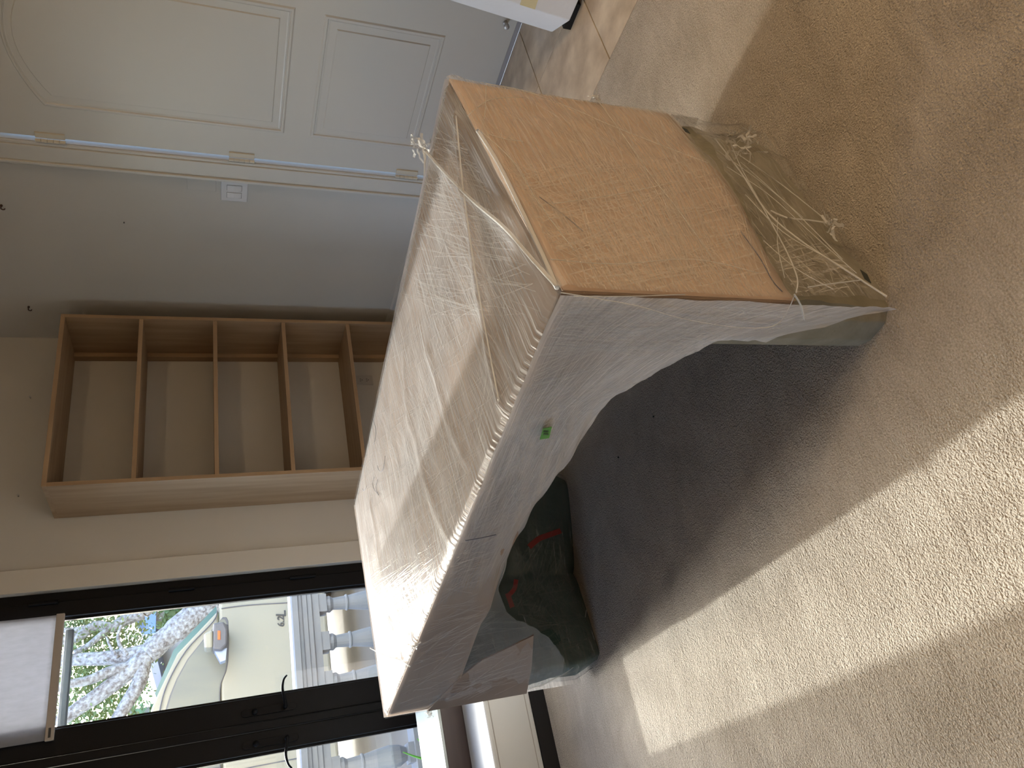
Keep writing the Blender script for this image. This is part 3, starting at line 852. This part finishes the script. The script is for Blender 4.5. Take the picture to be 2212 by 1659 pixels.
strand([(800, 1400), (835, 1418), (868, 1428), (885, 1440)], onT, .0035, off=.010)
strand([(1300, 1375), (1275, 1300), (1262, 1345), (1255, 1400), (1240, 1440), (1180, 1475), (1140, 1490)], on_far, .002)
strand([(1240, 1050), (1243, 1140), (1252, 1230), (1270, 1320), (1298, 1405)], on_far, .004)
# dark seam of the front cardboard
strand([(1005, 1168), (1040, 1162), (1072, 1155)], onF, .0018, 'cardboard_fold', .014, 'pencil')
strand([(1165, 425), (1225, 470), (1260, 500)], onE, .0012, 'cardboard_fold', .006, 'pencil')
strand([(1600, 500), (1640, 555), (1668, 605), (1690, 630)], onE, .0015, 'cardboard_fold', .012, 'pencil')
# pencil loops drawn on the top near the window corner
for px in ([(805, 905), (812, 930), (808, 960)], [(815, 1005), (820, 1018), (828, 1012), (832, 985)], [(808, 1030), (805, 1045), (810, 1060), (818, 1068)], [(816, 1035), (812, 1055), (818, 1070)], [(783, 1055), (786, 1060), (792, 1050)]):
    strand(px, onT, .0010, 'pencil_loop', .006, 'pencil')

# fine pulled lines in the film: every layer was stretched in its own direction
def pulls(name, fn, fams, n, inside, m, seed, nrm, w=(.0004, .0011)):
    rg = random.Random(seed); mb = MB(); mb.uv = {}
    for _ in range(n):
        (x0, y0, x1, y1), (dx, dy), jit, (l0, l1) = rg.choice(fams)
        x, y = rg.uniform(x0, x1), rg.uniform(y0, y1)
        a = math.atan2(dy, dx)+rg.gauss(0, jit); ln = rg.uniform(l0, l1); bend = rg.gauss(0, .10)
        pts = []
        for k in range(9):
            q = k/8-.5; aa = a+bend*q
            px, py_ = x+math.cos(aa)*ln*q, y+math.sin(aa)*ln*q
            if not inside(px, py_):
                if len(pts) > 2: break
                pts = []; continue
            pts.append(fn(px, py_))
        if len(pts) < 3: continue
        ww = rg.uniform(*w); b = len(mb.v)
        for k, p in enumerate(pts):
            t = pts[min(k+1, len(pts)-1)]-pts[max(k-1, 0)]
            sdv = t.cross(nrm); sdv = sdv.normalized()*ww if sdv.length > 1e-9 else Vector((ww, 0, 0))
            mb.v += [tuple(p-sdv), tuple(p+sdv)]
            mb.uv[b+2*k] = (k*.03, 0); mb.uv[b+2*k+1] = (k*.03, .003)
            if k: mb.f.append((b+2*k-2, b+2*k-1, b+2*k+1, b+2*k))
    o = part(mb, name, M[m]); o['kind'] = 'stuff'; return o
def uvT(x, y):
    p = onT(x, y); d = Vector((p.x, p.y)); e1 = (B-A); e2 = (C-A)
    det = e1.x*e2.y-e1.y*e2.x; q = d-A
    return (q.x*e2.y-q.y*e2.x)/det, (e1.x*q.y-e1.y*q.x)/det
def inT(x, y):
    a, b = uvT(x, y); return .02 < a < .98 and .02 < b < .97
def inF(x, y):
    p = onF(x, y, 0); t = (Vector((p.x, p.y))-A).dot(C-A)/LEN**2
    return .01 < t < .99 and rim(t)+.012+.045*(.05 < t < .6) < p.z < ZD-.012
def inE(x, y):
    p = onE(x, y, 0); q = (Vector((p.x, p.y))-A).dot(B-A)/DEP**2
    return .015 < q < .985 and interp(ENDB, q) < p.z < ZD-.03
def inL(x, y):
    p = onE(x, y, 0); q = (Vector((p.x, p.y))-A).dot(B-A)/DEP**2
    return .03 < q < .9 and .02 < p.z < interp(ENDB, q)-.01
def topz(x, y):
    u, v = uvT(x, y); q = topf(max(0, min(1, u)), max(0, min(1, v))); return Vector((q.x, q.y, q.z+.0022))
FT = [((780, 700, 1010, 1420), (70, -59), .10, (60, 200)), ((830, 500, 1060, 1150), (-25, 125), .12, (90, 340)), ((780, 850, 1000, 1400), (60, 140), .12, (80, 320)), ((920, 330, 1100, 800), (50, 170), .15, (80, 300)), ((900, 300, 1120, 700), (140, 30), .2, (50, 160))]
pulls('film_pulls', topz, FT, 800, inT, 'film_pull', 11, Vector((0, 0, 1)))
FF = [((1080, 640, 1600, 950), (189, -80), .12, (90, 330)), ((1000, 800, 1250, 1250), (170, -95), .14, (80, 300)), ((900, 1150, 1120, 1500), (145, -54), .16, (60, 260)), ((1200, 640, 1700, 760), (200, 6), .10, (90, 380)), ((1000, 850, 1250, 1150), (30, -100), .2, (50, 180))]
pulls('film_pulls', lambda x, y: onF(x, y, .0165), FF, 900, inF, 'film_pull', 12, nF3)
FE = [((1060, 200, 1650, 620), (190, 102), .10, (90, 400)), ((1100, 350, 1680, 620), (242, -46), .10, (90, 330)), ((1040, 230, 1560, 620), (121, 181), .12, (90, 360)), ((1250, 200, 1640, 620), (90, 215), .12, (90, 300))]
pulls('film_pulls', lambda x, y: onE(x, y, .0145), FE, 650, inE, 'film_pull_warm', 13, nE3)
FLW = [((1540, 300, 1900, 640), (150, 120), .12, (60, 300)), ((1540, 300, 1900, 640), (100, 130), .15, (50, 220)), ((1650, 520, 1860, 650), (120, -20), .3, (40, 140))]
pulls('film_pulls', onL, FLW, 200, inL, 'film_pull_warm', 14, nE3)
FG = [((1085, 1270, 1240, 1440), (150, -50), .25, (40, 170)), ((1120, 1230, 1260, 1420), (70, 110), .2, (40, 150)), ((1100, 1180, 1240, 1350), (60, -120), .2, (40, 160))]
pulls('film_pulls', lambda x, y: on_far(x, y)+Vector((0, -.022, 0)), FG, 110, lambda x, y: .45 < on_far(x, y).x < .98 and .03 < on_far(x, y).z < .5, 'film_pull_dim', 15, Vector((0, -1, 0)))
# crumpled knots of film
def crumple(c, rx, ry, rz, seed, name='film_knot', m='film_twist'):
    """a gathered tuft: short kinked ribbons of film"""
    rg = random.Random(seed*10); mb = MB(); mb.uv = {}
    for q in range(16):
        p = c+Vector((rg.gauss(0, rx*.25), rg.gauss(0, ry*.25), rg.gauss(0, rz*.25)))
        d = Vector((rg.gauss(0, 1), rg.gauss(0, 1), rg.gauss(0, 1))).normalized()
        w = Vector((rg.gauss(0, 1), rg.gauss(0, 1), rg.gauss(0, 1))).normalized()*rg.uniform(.0015, .004)
        b = len(mb.v)
        for k in range(6):
            mb.v += [tuple(p-w), tuple(p+w)]
            mb.uv[b+2*k] = (k*.01, 0); mb.uv[b+2*k+1] = (k*.01, .01)
            if k: mb.f.append((b+2*k-2, b+2*k-1, b+2*k+1, b+2*k))
            d = (d+Vector((rg.gauss(0, .7), rg.gauss(0, .7), rg.gauss(0, .7)))).normalized()
            p = p+Vector((d.x*rx, d.y*ry, d.z*rz))*.28
    o = part(mb, name, M[m], smooth=True); o['kind'] = 'stuff'
    return o
kn0 = onT(915, 318)
crumple(kn0+Vector((0, 0, .010)), .03, .03, .028, 2.1)
part(MB().tube(smoothpath([onT(905, 300, .03), onT(915, 318, .012), onT(918, 345, .012), onT(916, 380, .010)], 5), [.004, .005, .007, .010, .008, .006, .005, .006, .004, .004, .003, .003, .003, .002, .002, .002], 6), 'film_tail', M['film_strand'])
crumple(onE(1592, 296, .045), .04, .035, .04, 5.2)
crumple(onE(1612, 318, .05), .04, .035, .04, 7.7)
crumple(onE(1797, 484, .07), .028, .016, .014, 9.4)
crumple(onE(1288, 212, .012), .016, .012, .016, 3.3)
crumple(onF(928, 1540, .012), .012, .012, .016, 6.3)
crumple(onF(896, 1395, .012), .012, .012, .014, 8.3)
# slits torn in the film: dark blanket shows through
for (x, y, dx, dy) in ((1480, 287, 9, 7), (1866, 603, 12, 15)):
    mb = MB()
    o4 = [onL(x-dx, y-dy), onL(x+dx*.25, y-dy*.3), onL(x+dx, y+dy), onL(x-dx*.2, y+dy*.35)]
    mb.v = [tuple(p+nE3*.006) for p in o4]; mb.f = [(0, 1, 2, 3)]
    part(mb, 'film_tear', M['ink'], solid=.001)
# green tape label with a pen note
tp = [onF(1177, 928, .016), onF(1191, 922, .016), onF(1186, 946, .016), onF(1166, 949, .016)]
tp[0] = onF(1173, 926, .018); tp[1] = onF(1192, 922, .018)
mb = MB(); mb.v = [tuple(p) for p in tp]; mb.f = [(0, 1, 2, 3)]
tpo = part(mb, 'green_tape_label', M['tape'], solid=.0012)
tpo['label'] = 'green tape label with small pen note'
for i, y in enumerate((932, 938)):
    px = [(1174+i*.2+k*1.2, y+((-1)**k)*1.6) for k in range(10)]
    strand(px, onF, .0007, 'pen_note', .0195, 'ink')
under(desk, *DP)
def sub(parent, *obs):
    for o in obs:
        o.parent = parent; o.matrix_parent_inverse = Matrix.Identity(4)
sub(tpo, *[o for o in DP if o.name.startswith('pen_note')])
sub([o for o in DP if o.name == 'cardboard_top'][0], *[o for o in DP if o.name.startswith('pencil_loop')])
sub(lbl_parent, lbl)
sub(pl_sw, *rk)
sub(ob[0], *ob[1:])
# specks dropped on the carpet in the desk's shade
for (x, y, l) in ((1336, 988, 'tiny dark crumb on the carpet under the desk, nearer the far leg'), (1412, 900, 'tiny dark crumb on the carpet under the desk, nearer the cardboard end')):
    p = onZ(x, y, .002)
    mb = MB().lathe([(.0005, .0005), (.0028, .0015), (.0032, .003), (.002, .0048), (.0004, .0055)], p.x, p.y, 7)
    tag(mb.build('carpet_crumb', M['ink']), l, 'crumb', 'crumbs on the carpet')

# ------------------------------------------------------------------ white paper-wrapped panel leaning by the door
wb0, wb1 = onZ(1198, 71, .02), onZ(1236, 46, .02)
wp = tag(empty('wrapped_package', tuple(onZ(1215, 55))), 'flat package wrapped in white paper with tape, leaning by the white door', 'package')
wdir = (wb1-wb0); wdir.z = 0; thick = wdir.length; wdir.normalize()
wlen = Vector((-.05, -1, 0))                        # runs along the door wall, away from the window
lean = Vector((.10, -.055, 1))
P0 = wb0.copy(); P0.z = .03
def wpp(a, b, c): return P0 + wdir*(thick*a) + wlen*(.75*b) + lean*(1.15*c)
mb = MB(); 
mb.v = [tuple(wpp(a, b, c)) for c in (0, 1) for b in (0, 1) for a in (0, 1)]
mb.f = [(0,2,3,1),(4,5,7,6),(0,1,5,4),(2,6,7,3),(0,4,6,2),(1,3,7,5)]
ws = [mb.build('paper_wrap', M['paper'], bevel=.004)]
for (c0, c1) in ((.12, .17), (.42, .47)):
    mb = MB(); mb.v = [tuple(wpp(1, b, c)+wdir*.0012) for b, c in ((0, c0), (.9, c0+.03), (.9, c1+.03), (0, c1))]; mb.f = [(0, 1, 2, 3)]
    ws.append(mb.build('tape_strip', M['mask'], solid=.001))
for b in (.06, .8):
    q = wpp(.2, b, 0); r2 = wpp(.75, b+.05, 0)
    ws.append(MB().box(min(q.x, r2.x), min(q.y, r2.y), 0, max(q.x, r2.x), max(q.y, r2.y), .032).build('foot_block', M['blackp']))
under(wp, *ws)

# ================================================================== OUTSIDE
GZ = -.2
gm = MB().box(-30, Yb+WT, GZ-.05, 40, 60, GZ)
tag(gm.build('ground', M['paving']), 'pale paved forecourt outside the window', kind='structure')
tag(MB().box(-30, -30, GZ-.06, 40, Yb+WT, -.04).build('foundation', M['paving']), 'ground under and around the house', kind='structure')
# unseen upper storey, added to keep skylight off the near side of the yard
tag(MB().box(-8, Yb-.2, ZC+.12, 9, Yb+WT, 5.6).build('facade', M['extwall']), 'unseen upper storey added to shade the yard', kind='structure')

# balustrade
YBAL = 5.6
bal = tag(empty('balustrade', (1.2, YBAL, GZ)), 'white stone balustrade outside the window in front of the truck', 'balustrade')
bo = []
zt = onY(632, 1390, YBAL).z
prof = [(-.10, 0), (-.115, -.01), (-.115, -.05), (-.10, -.055), (-.10, -.075), (-.09, -.085), (-.09, -.115), (-.082, -.122), (-.082, -.15), (-.07, -.16), (-.07, -.205), (.07, -.205), (.082, -.15), (.09, -.115), (.10, -.075), (.115, -.05), (.115, -.01), (.10, 0)]
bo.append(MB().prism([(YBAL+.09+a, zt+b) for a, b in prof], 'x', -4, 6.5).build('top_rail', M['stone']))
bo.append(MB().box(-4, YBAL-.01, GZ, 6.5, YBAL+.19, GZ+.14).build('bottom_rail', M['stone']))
xb1 = (onY(760, 1358, YBAL).x+onY(760, 1390, YBAL).x)/2; xb2 = (onY(770, 1440, YBAL).x+onY(770, 1478, YBAL).x)/2
pitch_ = xb1-xb2; zb0 = zt-.205
bprof = lambda: [(.05, zb0-.055), (.058, zb0-.06), (.062, zb0-.085), (.05, zb0-.10), (.044, zb0-.11), (.05, zb0-.19), (.052, zb0-.2), (.060, zb0-.206), (.060, zb0-.216), (.052, zb0-.222), (.064, zb0-.30), (.078, zb0-.40), (.07, zb0-.47), (.045, zb0-.52), (.05, zb0-.54), (.06, GZ+.17)]
for k in range(-14, 20):
    x = xb1+k*pitch_*1.0
    if x < -3.9 or x > 6.4: continue
    m_ = MB().lathe(bprof(), x, YBAL+.09, 16)
    m_.box(x-.065, YBAL+.025, zb0-.058, x+.065, YBAL+.155, zb0); m_.box(x-.065, YBAL+.025, GZ+.14, x+.065, YBAL+.155, GZ+.18)
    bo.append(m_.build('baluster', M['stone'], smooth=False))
under(bal, *bo)

# pickup truck, parked side-on
YT = 8.0
trk = tag(empty('pickup_truck', (1.2, YT+.95, GZ)), 'cream pickup truck parked behind the balustrade, large black door mirror', 'truck')
to = []
body = [(-3.2, .12), (-3.2, 1.12), (-1.05, 1.14), (2.40, 1.175), (2.62, 1.16), (3.9, 1.06), (4.02, .9), (4.02, .2), (3.55, .12)]
to.append(MB().prism(body, 'y', YT, YT+1.9).build('body', M['truck'], bevel=.03))
cab = [(-1.0, 1.13), (-.92, 1.72), (-.7, 1.80), (1.2, 1.81), (1.57, 1.765), (1.684, 1.722), (2.041, 1.555), (2.42, 1.18)]
to.append(MB().prism(cab, 'y', YT+.02, YT+1.88).build('cab', M['truck'], bevel=.02))
def plate(pts, y0, y1, name, m, **k):
    o = MB().prism(pts, 'y', y0, y1).build(name, m, **k); to.append(o); return o
wpts = [(2.33, 1.105), (2.335, 1.14), (2.29, 1.18), (2.15, 1.31), (1.97, 1.46), (1.80, 1.555), (1.66, 1.61), (1.5, 1.655), (.95, 1.67), (.95, 1.175), (1.62, 1.172), (1.70, 1.16), (1.80, 1.115), (1.90, 1.095), (2.15, 1.083), (2.29, 1.088)]
plate(wpts, YT-.004, YT+.02, 'window_surround', M['trim'], bevel=.004)
wi = [(p[0]+(1.65-p[0])*.035, p[1]+(1.36-p[1])*.06) for p in wpts]
plate(wi, YT-.008, YT, 'side_glass', M['truckglass'])
plate([(.85, 1.175), (.85, 1.67), (-.75, 1.66), (-.86, 1.175)], YT-.004, YT+.02, 'rear_side_glass', M['truckglass'])
plate([(2.40, 1.19), (2.05, 1.54), (1.69, 1.70), (1.66, 1.725), (1.70, 1.74), (2.08, 1.585), (2.46, 1.20)], YT+.03, YT+1.87, 'windscreen', mat('tinted_screen', (.07, .15, .15), .15, .5))
for pth, r in (([(2.405, 1.19), (2.30, 1.23), (2.05, 1.475), (1.75, 1.64), (1.5, 1.70)], .006), ([(2.42, 1.15), (2.425, 1.0), (2.42, .79), (2.40, .46), (2.39, .2)], .007), ([(2.395, .455), (1.6, .47), (.9, .47)], .006), ([(.92, 1.7), (.92, 1.1), (.92, .2)], .006)):
    o = MB().tube(smoothpath([(x, YT-.001, z) for x, z in pth], 5), r, 6).build('panel_gap', M['trim']); to.append(o)
m0 = onY(476, 1392, YT-.26)
def mp_(x, y): q = onY(x, y, YT-.26); return (q.x, q.z)
o = MB().prism([mp_(460, 1352), (mp_(484, 1348)), mp_(492, 1365), mp_(491, 1398), mp_(478, 1410), mp_(459, 1408)], 'y', YT-.36, YT-.16).build('door_mirror', M['trim'], bevel=.02); to.append(o)
oc = MB().prism([mp_(440, 1375), mp_(460, 1366), mp_(460, 1404), mp_(442, 1406)], 'y', YT-.365, YT-.17).build('mirror_cap', M['truck'], bevel=.02); to.append(oc)
ol = MB().prism([mp_(470, 1369), mp_(476, 1369), mp_(476, 1388), mp_(470, 1388)], 'y', YT-.368, YT-.35).build('marker_lens', M['orange'], bevel=.003); to.append(ol)
om = MB().prism([mp_(478, 1350), mp_(492, 1350), mp_(494, 1375), mp_(480, 1375)], 'y', YT-.3, YT+.01).build('mirror_arm', M['trim'], bevel=.01); to.append(om)
og = MB().prism([mp_(463, 1408), mp_(490, 1402), mp_(487, 1428), mp_(476, 1432)], 'y', YT-.30, YT-.20).build('mirror_glass', mat('mirror_glass', (.35, .42, .55), .1, .8)); to.append(og)
ea, eb = onY(606, 1355, YT), onY(608, 1316, YT)
for body_, x0, sz, bold in (('6.2', ea.x, .070, .0), ('L', ea.x+.098, .105, .0)):
    cu = bpy.data.curves.new('badge', 'FONT'); cu.body = body_; cu.size = sz*1.3; cu.extrude = .004; cu.offset = .0015; cu.shear = .15
    tmp = bpy.data.objects.new('badge_tmp', cu); COL.objects.link(tmp)
    dg = bpy.context.evaluated_depsgraph_get()
    me = bpy.data.meshes.new_from_object(tmp.evaluated_get(dg))
    bpy.data.objects.remove(tmp)
    bo_ = bpy.data.objects.new('engine_badge', me); COL.objects.link(bo_); me.materials.clear(); me.materials.append(M['chrome'])
    bo_.rotation_euler = (PI/2, 0, 0); bo_.location = (x0, YT-.006, ea.z-.035 if body_ == '6.2' else ea.z-.055); to.append(bo_)
for xw in (3.05, -2.0):
    o = MB().lathe([(.05, 0), (.2, .0), (.23, .03), (.36, .03), (.40, .06), (.40, .22), (.36, .25), (.1, .25)], 0, 0, 28).build('wheel', M['tyre'])
    o.rotation_euler = (PI/2, 0, 0); o.location = (xw, YT+.23, GZ+.40); to.append(o)
    o2 = o.copy(); COL.objects.link(o2); o2.location = (xw, YT+1.9, GZ+.40); to.append(o2)
    arch = [(xw+.47*math.cos(PI*k/12), .18+.45*math.sin(PI*k/12)) for k in range(13)]
    plate(arch, YT-.003, YT+.05, 'wheel_arch', M['blackp'])
for o in to:
    if o in (oc, ol, og, om): continue
    if o.name.startswith(('wheel', 'engine_badge')) and not o.name.startswith('wheel_arch'):
        o.parent = trk; o.matrix_parent_inverse = Matrix.Translation(-Vector(trk.location))
    else: under(trk, o)

mirr = [o for o in to if o.name == 'door_mirror'][0]
sub(mirr, oc, ol, og, om)
sub([o for o in to if o.name == 'window_surround'][0], [o for o in to if o.name == 'side_glass'][0])
# trees and hedge beyond the truck
def leaves(name, n, fn, size, m, parent, seed):
    rg = random.Random(seed); mb = MB()
    for _ in range(n):
        c = fn(rg)
        if c is None: continue
        a = Vector((rg.gauss(0, 1), rg.gauss(0, 1), rg.gauss(0, .7))).normalized(); b = a.cross(Vector((rg.gauss(0, 1), rg.gauss(0, 1), rg.gauss(0, 1)))).normalized()
        s = size*rg.uniform(.6, 1.3); i = len(mb.v)
        mb.v += [tuple(c-a*s), tuple(c+b*s*.45), tuple(c+a*s), tuple(c-b*s*.45)]; mb.f.append((i, i+1, i+2, i+3))
    o = mb.build(name, m); o['kind'] = 'stuff'; under(parent, o); return o
YTR = 13.0
def tp_(x, y, dy=0): return onY(x, y, YTR+dy)
tree = tag(empty('spreading_tree', (3.9, YTR, GZ)), 'spreading tree with pale mottled bark and leaning trunk behind the truck', 'tree')
def limb(px, r0, r1, name='branch', dys=None):
    pts = [tp_(x, y, (dys[i] if dys else 0)) for i, (x, y) in enumerate(px)]
    sp = smoothpath(pts, 5); n = len(sp)
    o = MB().tube(sp, [r0+(r1-r0)*i/(n-1) for i in range(n)], 9).build(name, M['bark'], smooth=True); under(tree, o)
base = tp_(470, 1290); 
o = MB().tube(smoothpath([(base.x+.55, YTR, GZ-.02), (base.x+.3, YTR, .5), tuple(tp_(450, 1305)), tuple(tp_(400, 1345)), tuple(tp_(350, 1385)), tuple(tp_(318, 1415))], 5), [.24]*6+[.22]*6+[.20]*6+[.17]*6+[.15]*2, 10).build('trunk', M['bark'], smooth=True); under(tree, o)
limb([(318, 1415), (290, 1440), (255, 1470), (215, 1500), (170, 1530), (120, 1565)], .15, .09)
limb([(330, 1405), (280, 1415), (220, 1422), (150, 1425), (100, 1430)], .13, .08, dys=(0, .1, .2, .3, .3))
limb([(310, 1430), (300, 1475), (280, 1510), (255, 1550), (230, 1590)], .12, .08)
limb([(290, 1440), (240, 1450), (190, 1470), (140, 1480), (100, 1500)], .09, .05, dys=(0, -.1, -.2, -.3, -.3))
limb([(310, 1325), (270, 1340), (240, 1355), (205, 1352), (170, 1375), (130, 1385)], .10, .07, dys=(.8, .8, .8, .8, .8, .8))
limb([(240, 1355), (215, 1375), (190, 1395), (160, 1410)], .06, .04, dys=(.8, .7, .7, .7))
limb([(205, 1352), (170, 1360), (130, 1362)], .06, .04, dys=(.8, .8, .8))
limb([(275, 1415), (262, 1400), (255, 1375), (262, 1350)], .035, .02)
limb([(255, 1420), (240, 1400), (230, 1375)], .03, .015)
limb([(345, 1290), (325, 1310), (310, 1325)], .12, .10, dys=(.8, .8, .8))
def cloud(blobs):
    def f(rg):
        x, y, dy, rx, rz = rg.choice(blobs)
        c = tp_(x, y, dy); return c+Vector((rg.gauss(0, rx), rg.gauss(0, .5), rg.gauss(0, rz)))
    return f
leaves('foliage', 11000, cloud([(170, 1300, 1.2, .55, .3), (160, 1330, 1.5, .4, .2), (215, 1480, 1.5, .5, .25), (180, 1480, 1.4, .5, .3), (215, 1390, 1.5, .5, .25), (180, 1560, 1.0, .5, .3), (240, 1560, 1.4, .6, .25), (275, 1390, 1.2, .35, .25), (150, 1420, 1.6, .6, .2), (190, 1440, 1.9, .7, .35), (240, 1680, 1.4, .5, .2), (280, 1760, 1.2, .5, .2)]), .042, M['leaf'], tree, 3)
hd = tag(empty('clipped_hedge', (6.6, 17.4, GZ)), 'dense green hedge behind the leaning tree trunk', 'hedge')
core = MB().box(4.9, 17.0, GZ, 10.9, 17.8, 2.15).build('hedge_core', M['leafd']); under(hd, core)
def hf(rg): return Vector((rg.uniform(4.8, 11), 16.95+rg.uniform(-.08, .05), rg.uniform(GZ, 2.28)))
leaves('hedge_leaves', 5000, hf, .07, M['leafd'], hd, 5)
nb = tag(empty('neighbour_house', (7.5, 20, GZ)), 'grey neighbouring house with slate blue eaves behind the hedge', 'house')
hx0 = onY(300, 1395, 20).x
n1 = MB().box(hx0+.8, 20, GZ, 16, 27, 2.6).build('house_wall', M['facade'])
n2 = MB().prism([(hx0+.1, 2.55), (hx0+.1, 2.75), (hx0+5, 5.2), (17, 5.2), (17, 2.55)], 'y', 19.4, 27.6).build('house_roof', M['roof'])
n3 = MB().box(hx0+.05, 19.3, 2.45, 17, 19.5, 2.68).build('fascia', mat('fascia_blue', (.22, .28, .42), .6))
under(nb, n1, n2, n3)
fg = tag(empty('far_trees', (6, 31, GZ)), 'row of far green trees closing the view beyond the yard', 'tree')
def ffar(rg): return Vector((rg.uniform(-9, 13), 31+rg.gauss(0, .8), max(GZ, rg.gauss(3.0, 1.9))))
leaves('far_foliage', 14000, ffar, .14, M['leafd'], fg, 9)
o = MB().tube([(6, 31.2, GZ), (6, 31.2, 4)], .2, 8).build('far_trunk', M['bark']); under(fg, o)
# strap-leaved plant near the left casement
pq = onY(850, 1650, 5.1)
pt = tag(empty('strap_leaf_plant', (pq.x-.05, 5.1, GZ)), 'small plant with bright green strap leaves below the balustrade', 'plant')
for k, (dx, hgt) in enumerate(((.10, .35), (-.05, .42), (.16, .25), (-.14, .3))):
    z0 = GZ; p = [(pq.x-.05, 5.1, z0), (pq.x-.05+dx*.4, 5.08, z0+hgt*.6), (pq.x-.05+dx, 5.05, z0+hgt)]
    sp = smoothpath(p, 5); n = len(sp)
    o = MB().tube(sp, [.012*(1-i/n)+.002 for i in range(n)], 5).build('strap_leaf', M['blade']); under(pt, o)

# ------------------------------------------------------------------ warm fill added behind the viewer, shaped as lamps
def fill_downlight(x, y, label, watt):
    r = tag(empty('fill_ceiling_lamp', (x, y, ZC)), label, 'lamp', 'added fill lamps behind the viewer')
    m = MB().lathe([(.11, ZC-.001), (.115, ZC-.012), (.085, ZC-.012), (.08, ZC-.002), (.01, ZC-.002)], x, y, 24).build('lamp_trim', M['ceil'])
    em = bpy.data.materials.get('lamp_glow')
    if not em:
        em = bpy.data.materials.new('lamp_glow'); em.use_nodes = True
        pb = em.node_tree.nodes['Principled BSDF']; pb.inputs['Emission Color'].default_value = (1, .72, .42, 1); pb.inputs['Emission Strength'].default_value = 6
    d = MB().cyl((x, y, ZC-.003), (x, y, ZC-.006), .078, 24).build('lamp_disc', em)
    under(r, m, d)
    l = bpy.data.lights.new('fill_ceiling_light', 'AREA'); l.shape = 'DISK'; l.size = .5; l.energy = watt; l.color = (1.0, .74, .46)
    lo = bpy.data.objects.new('fill_ceiling_light', l); COL.objects.link(lo); lo.location = (x, y, ZC-.02)
    under(r, lo)
fill_downlight(1.6, -1.2, 'added warm fill shaped as a round recessed ceiling lamp behind the viewer', 26)
# standing lamp added out of view to brighten the desk's cardboard end
fx, fy = 1.25, -2.3
fl_ = tag(empty('fill_floor_lamp', (fx, fy, 0)), 'added warm fill shaped as a standing lamp with pale drum shade behind the viewer', 'lamp')
f1 = MB().lathe([(.15, 0), (.15, .015), (.03, .03), (.015, .05)], fx, fy, 24).build('lamp_base', M['iron'])
f2 = MB().cyl((fx, fy, .04), (fx, fy, 1.45), .011, 12).build('lamp_pole', M['iron'])
mb = MB()
mb.grid(lambda u, v: Vector((fx+(.22-.04*v)*math.cos(2*PI*u), fy+(.22-.04*v)*math.sin(2*PI*u), 1.30+.30*v)), 28, 2)
f3 = mb.build('lamp_shade', cloth_mat('lamp_shade_cloth', (.85, .80, .70), .75), smooth=True)
f4 = MB().lathe([(.012, 1.44), (.03, 1.47), (.036, 1.50), (.02, 1.535), (.004, 1.54)], fx, fy, 14).build('lamp_bulb', bpy.data.materials['lamp_glow'])
lp = bpy.data.lights.new('fill_floor_light', 'POINT'); lp.energy = 135; lp.color = (1.0, .72, .44); lp.shadow_soft_size = .06
lo = bpy.data.objects.new('fill_floor_light', lp); COL.objects.link(lo); lo.location = (fx, fy, 1.42)
under(fl_, f1, f2, f3, f4, lo)
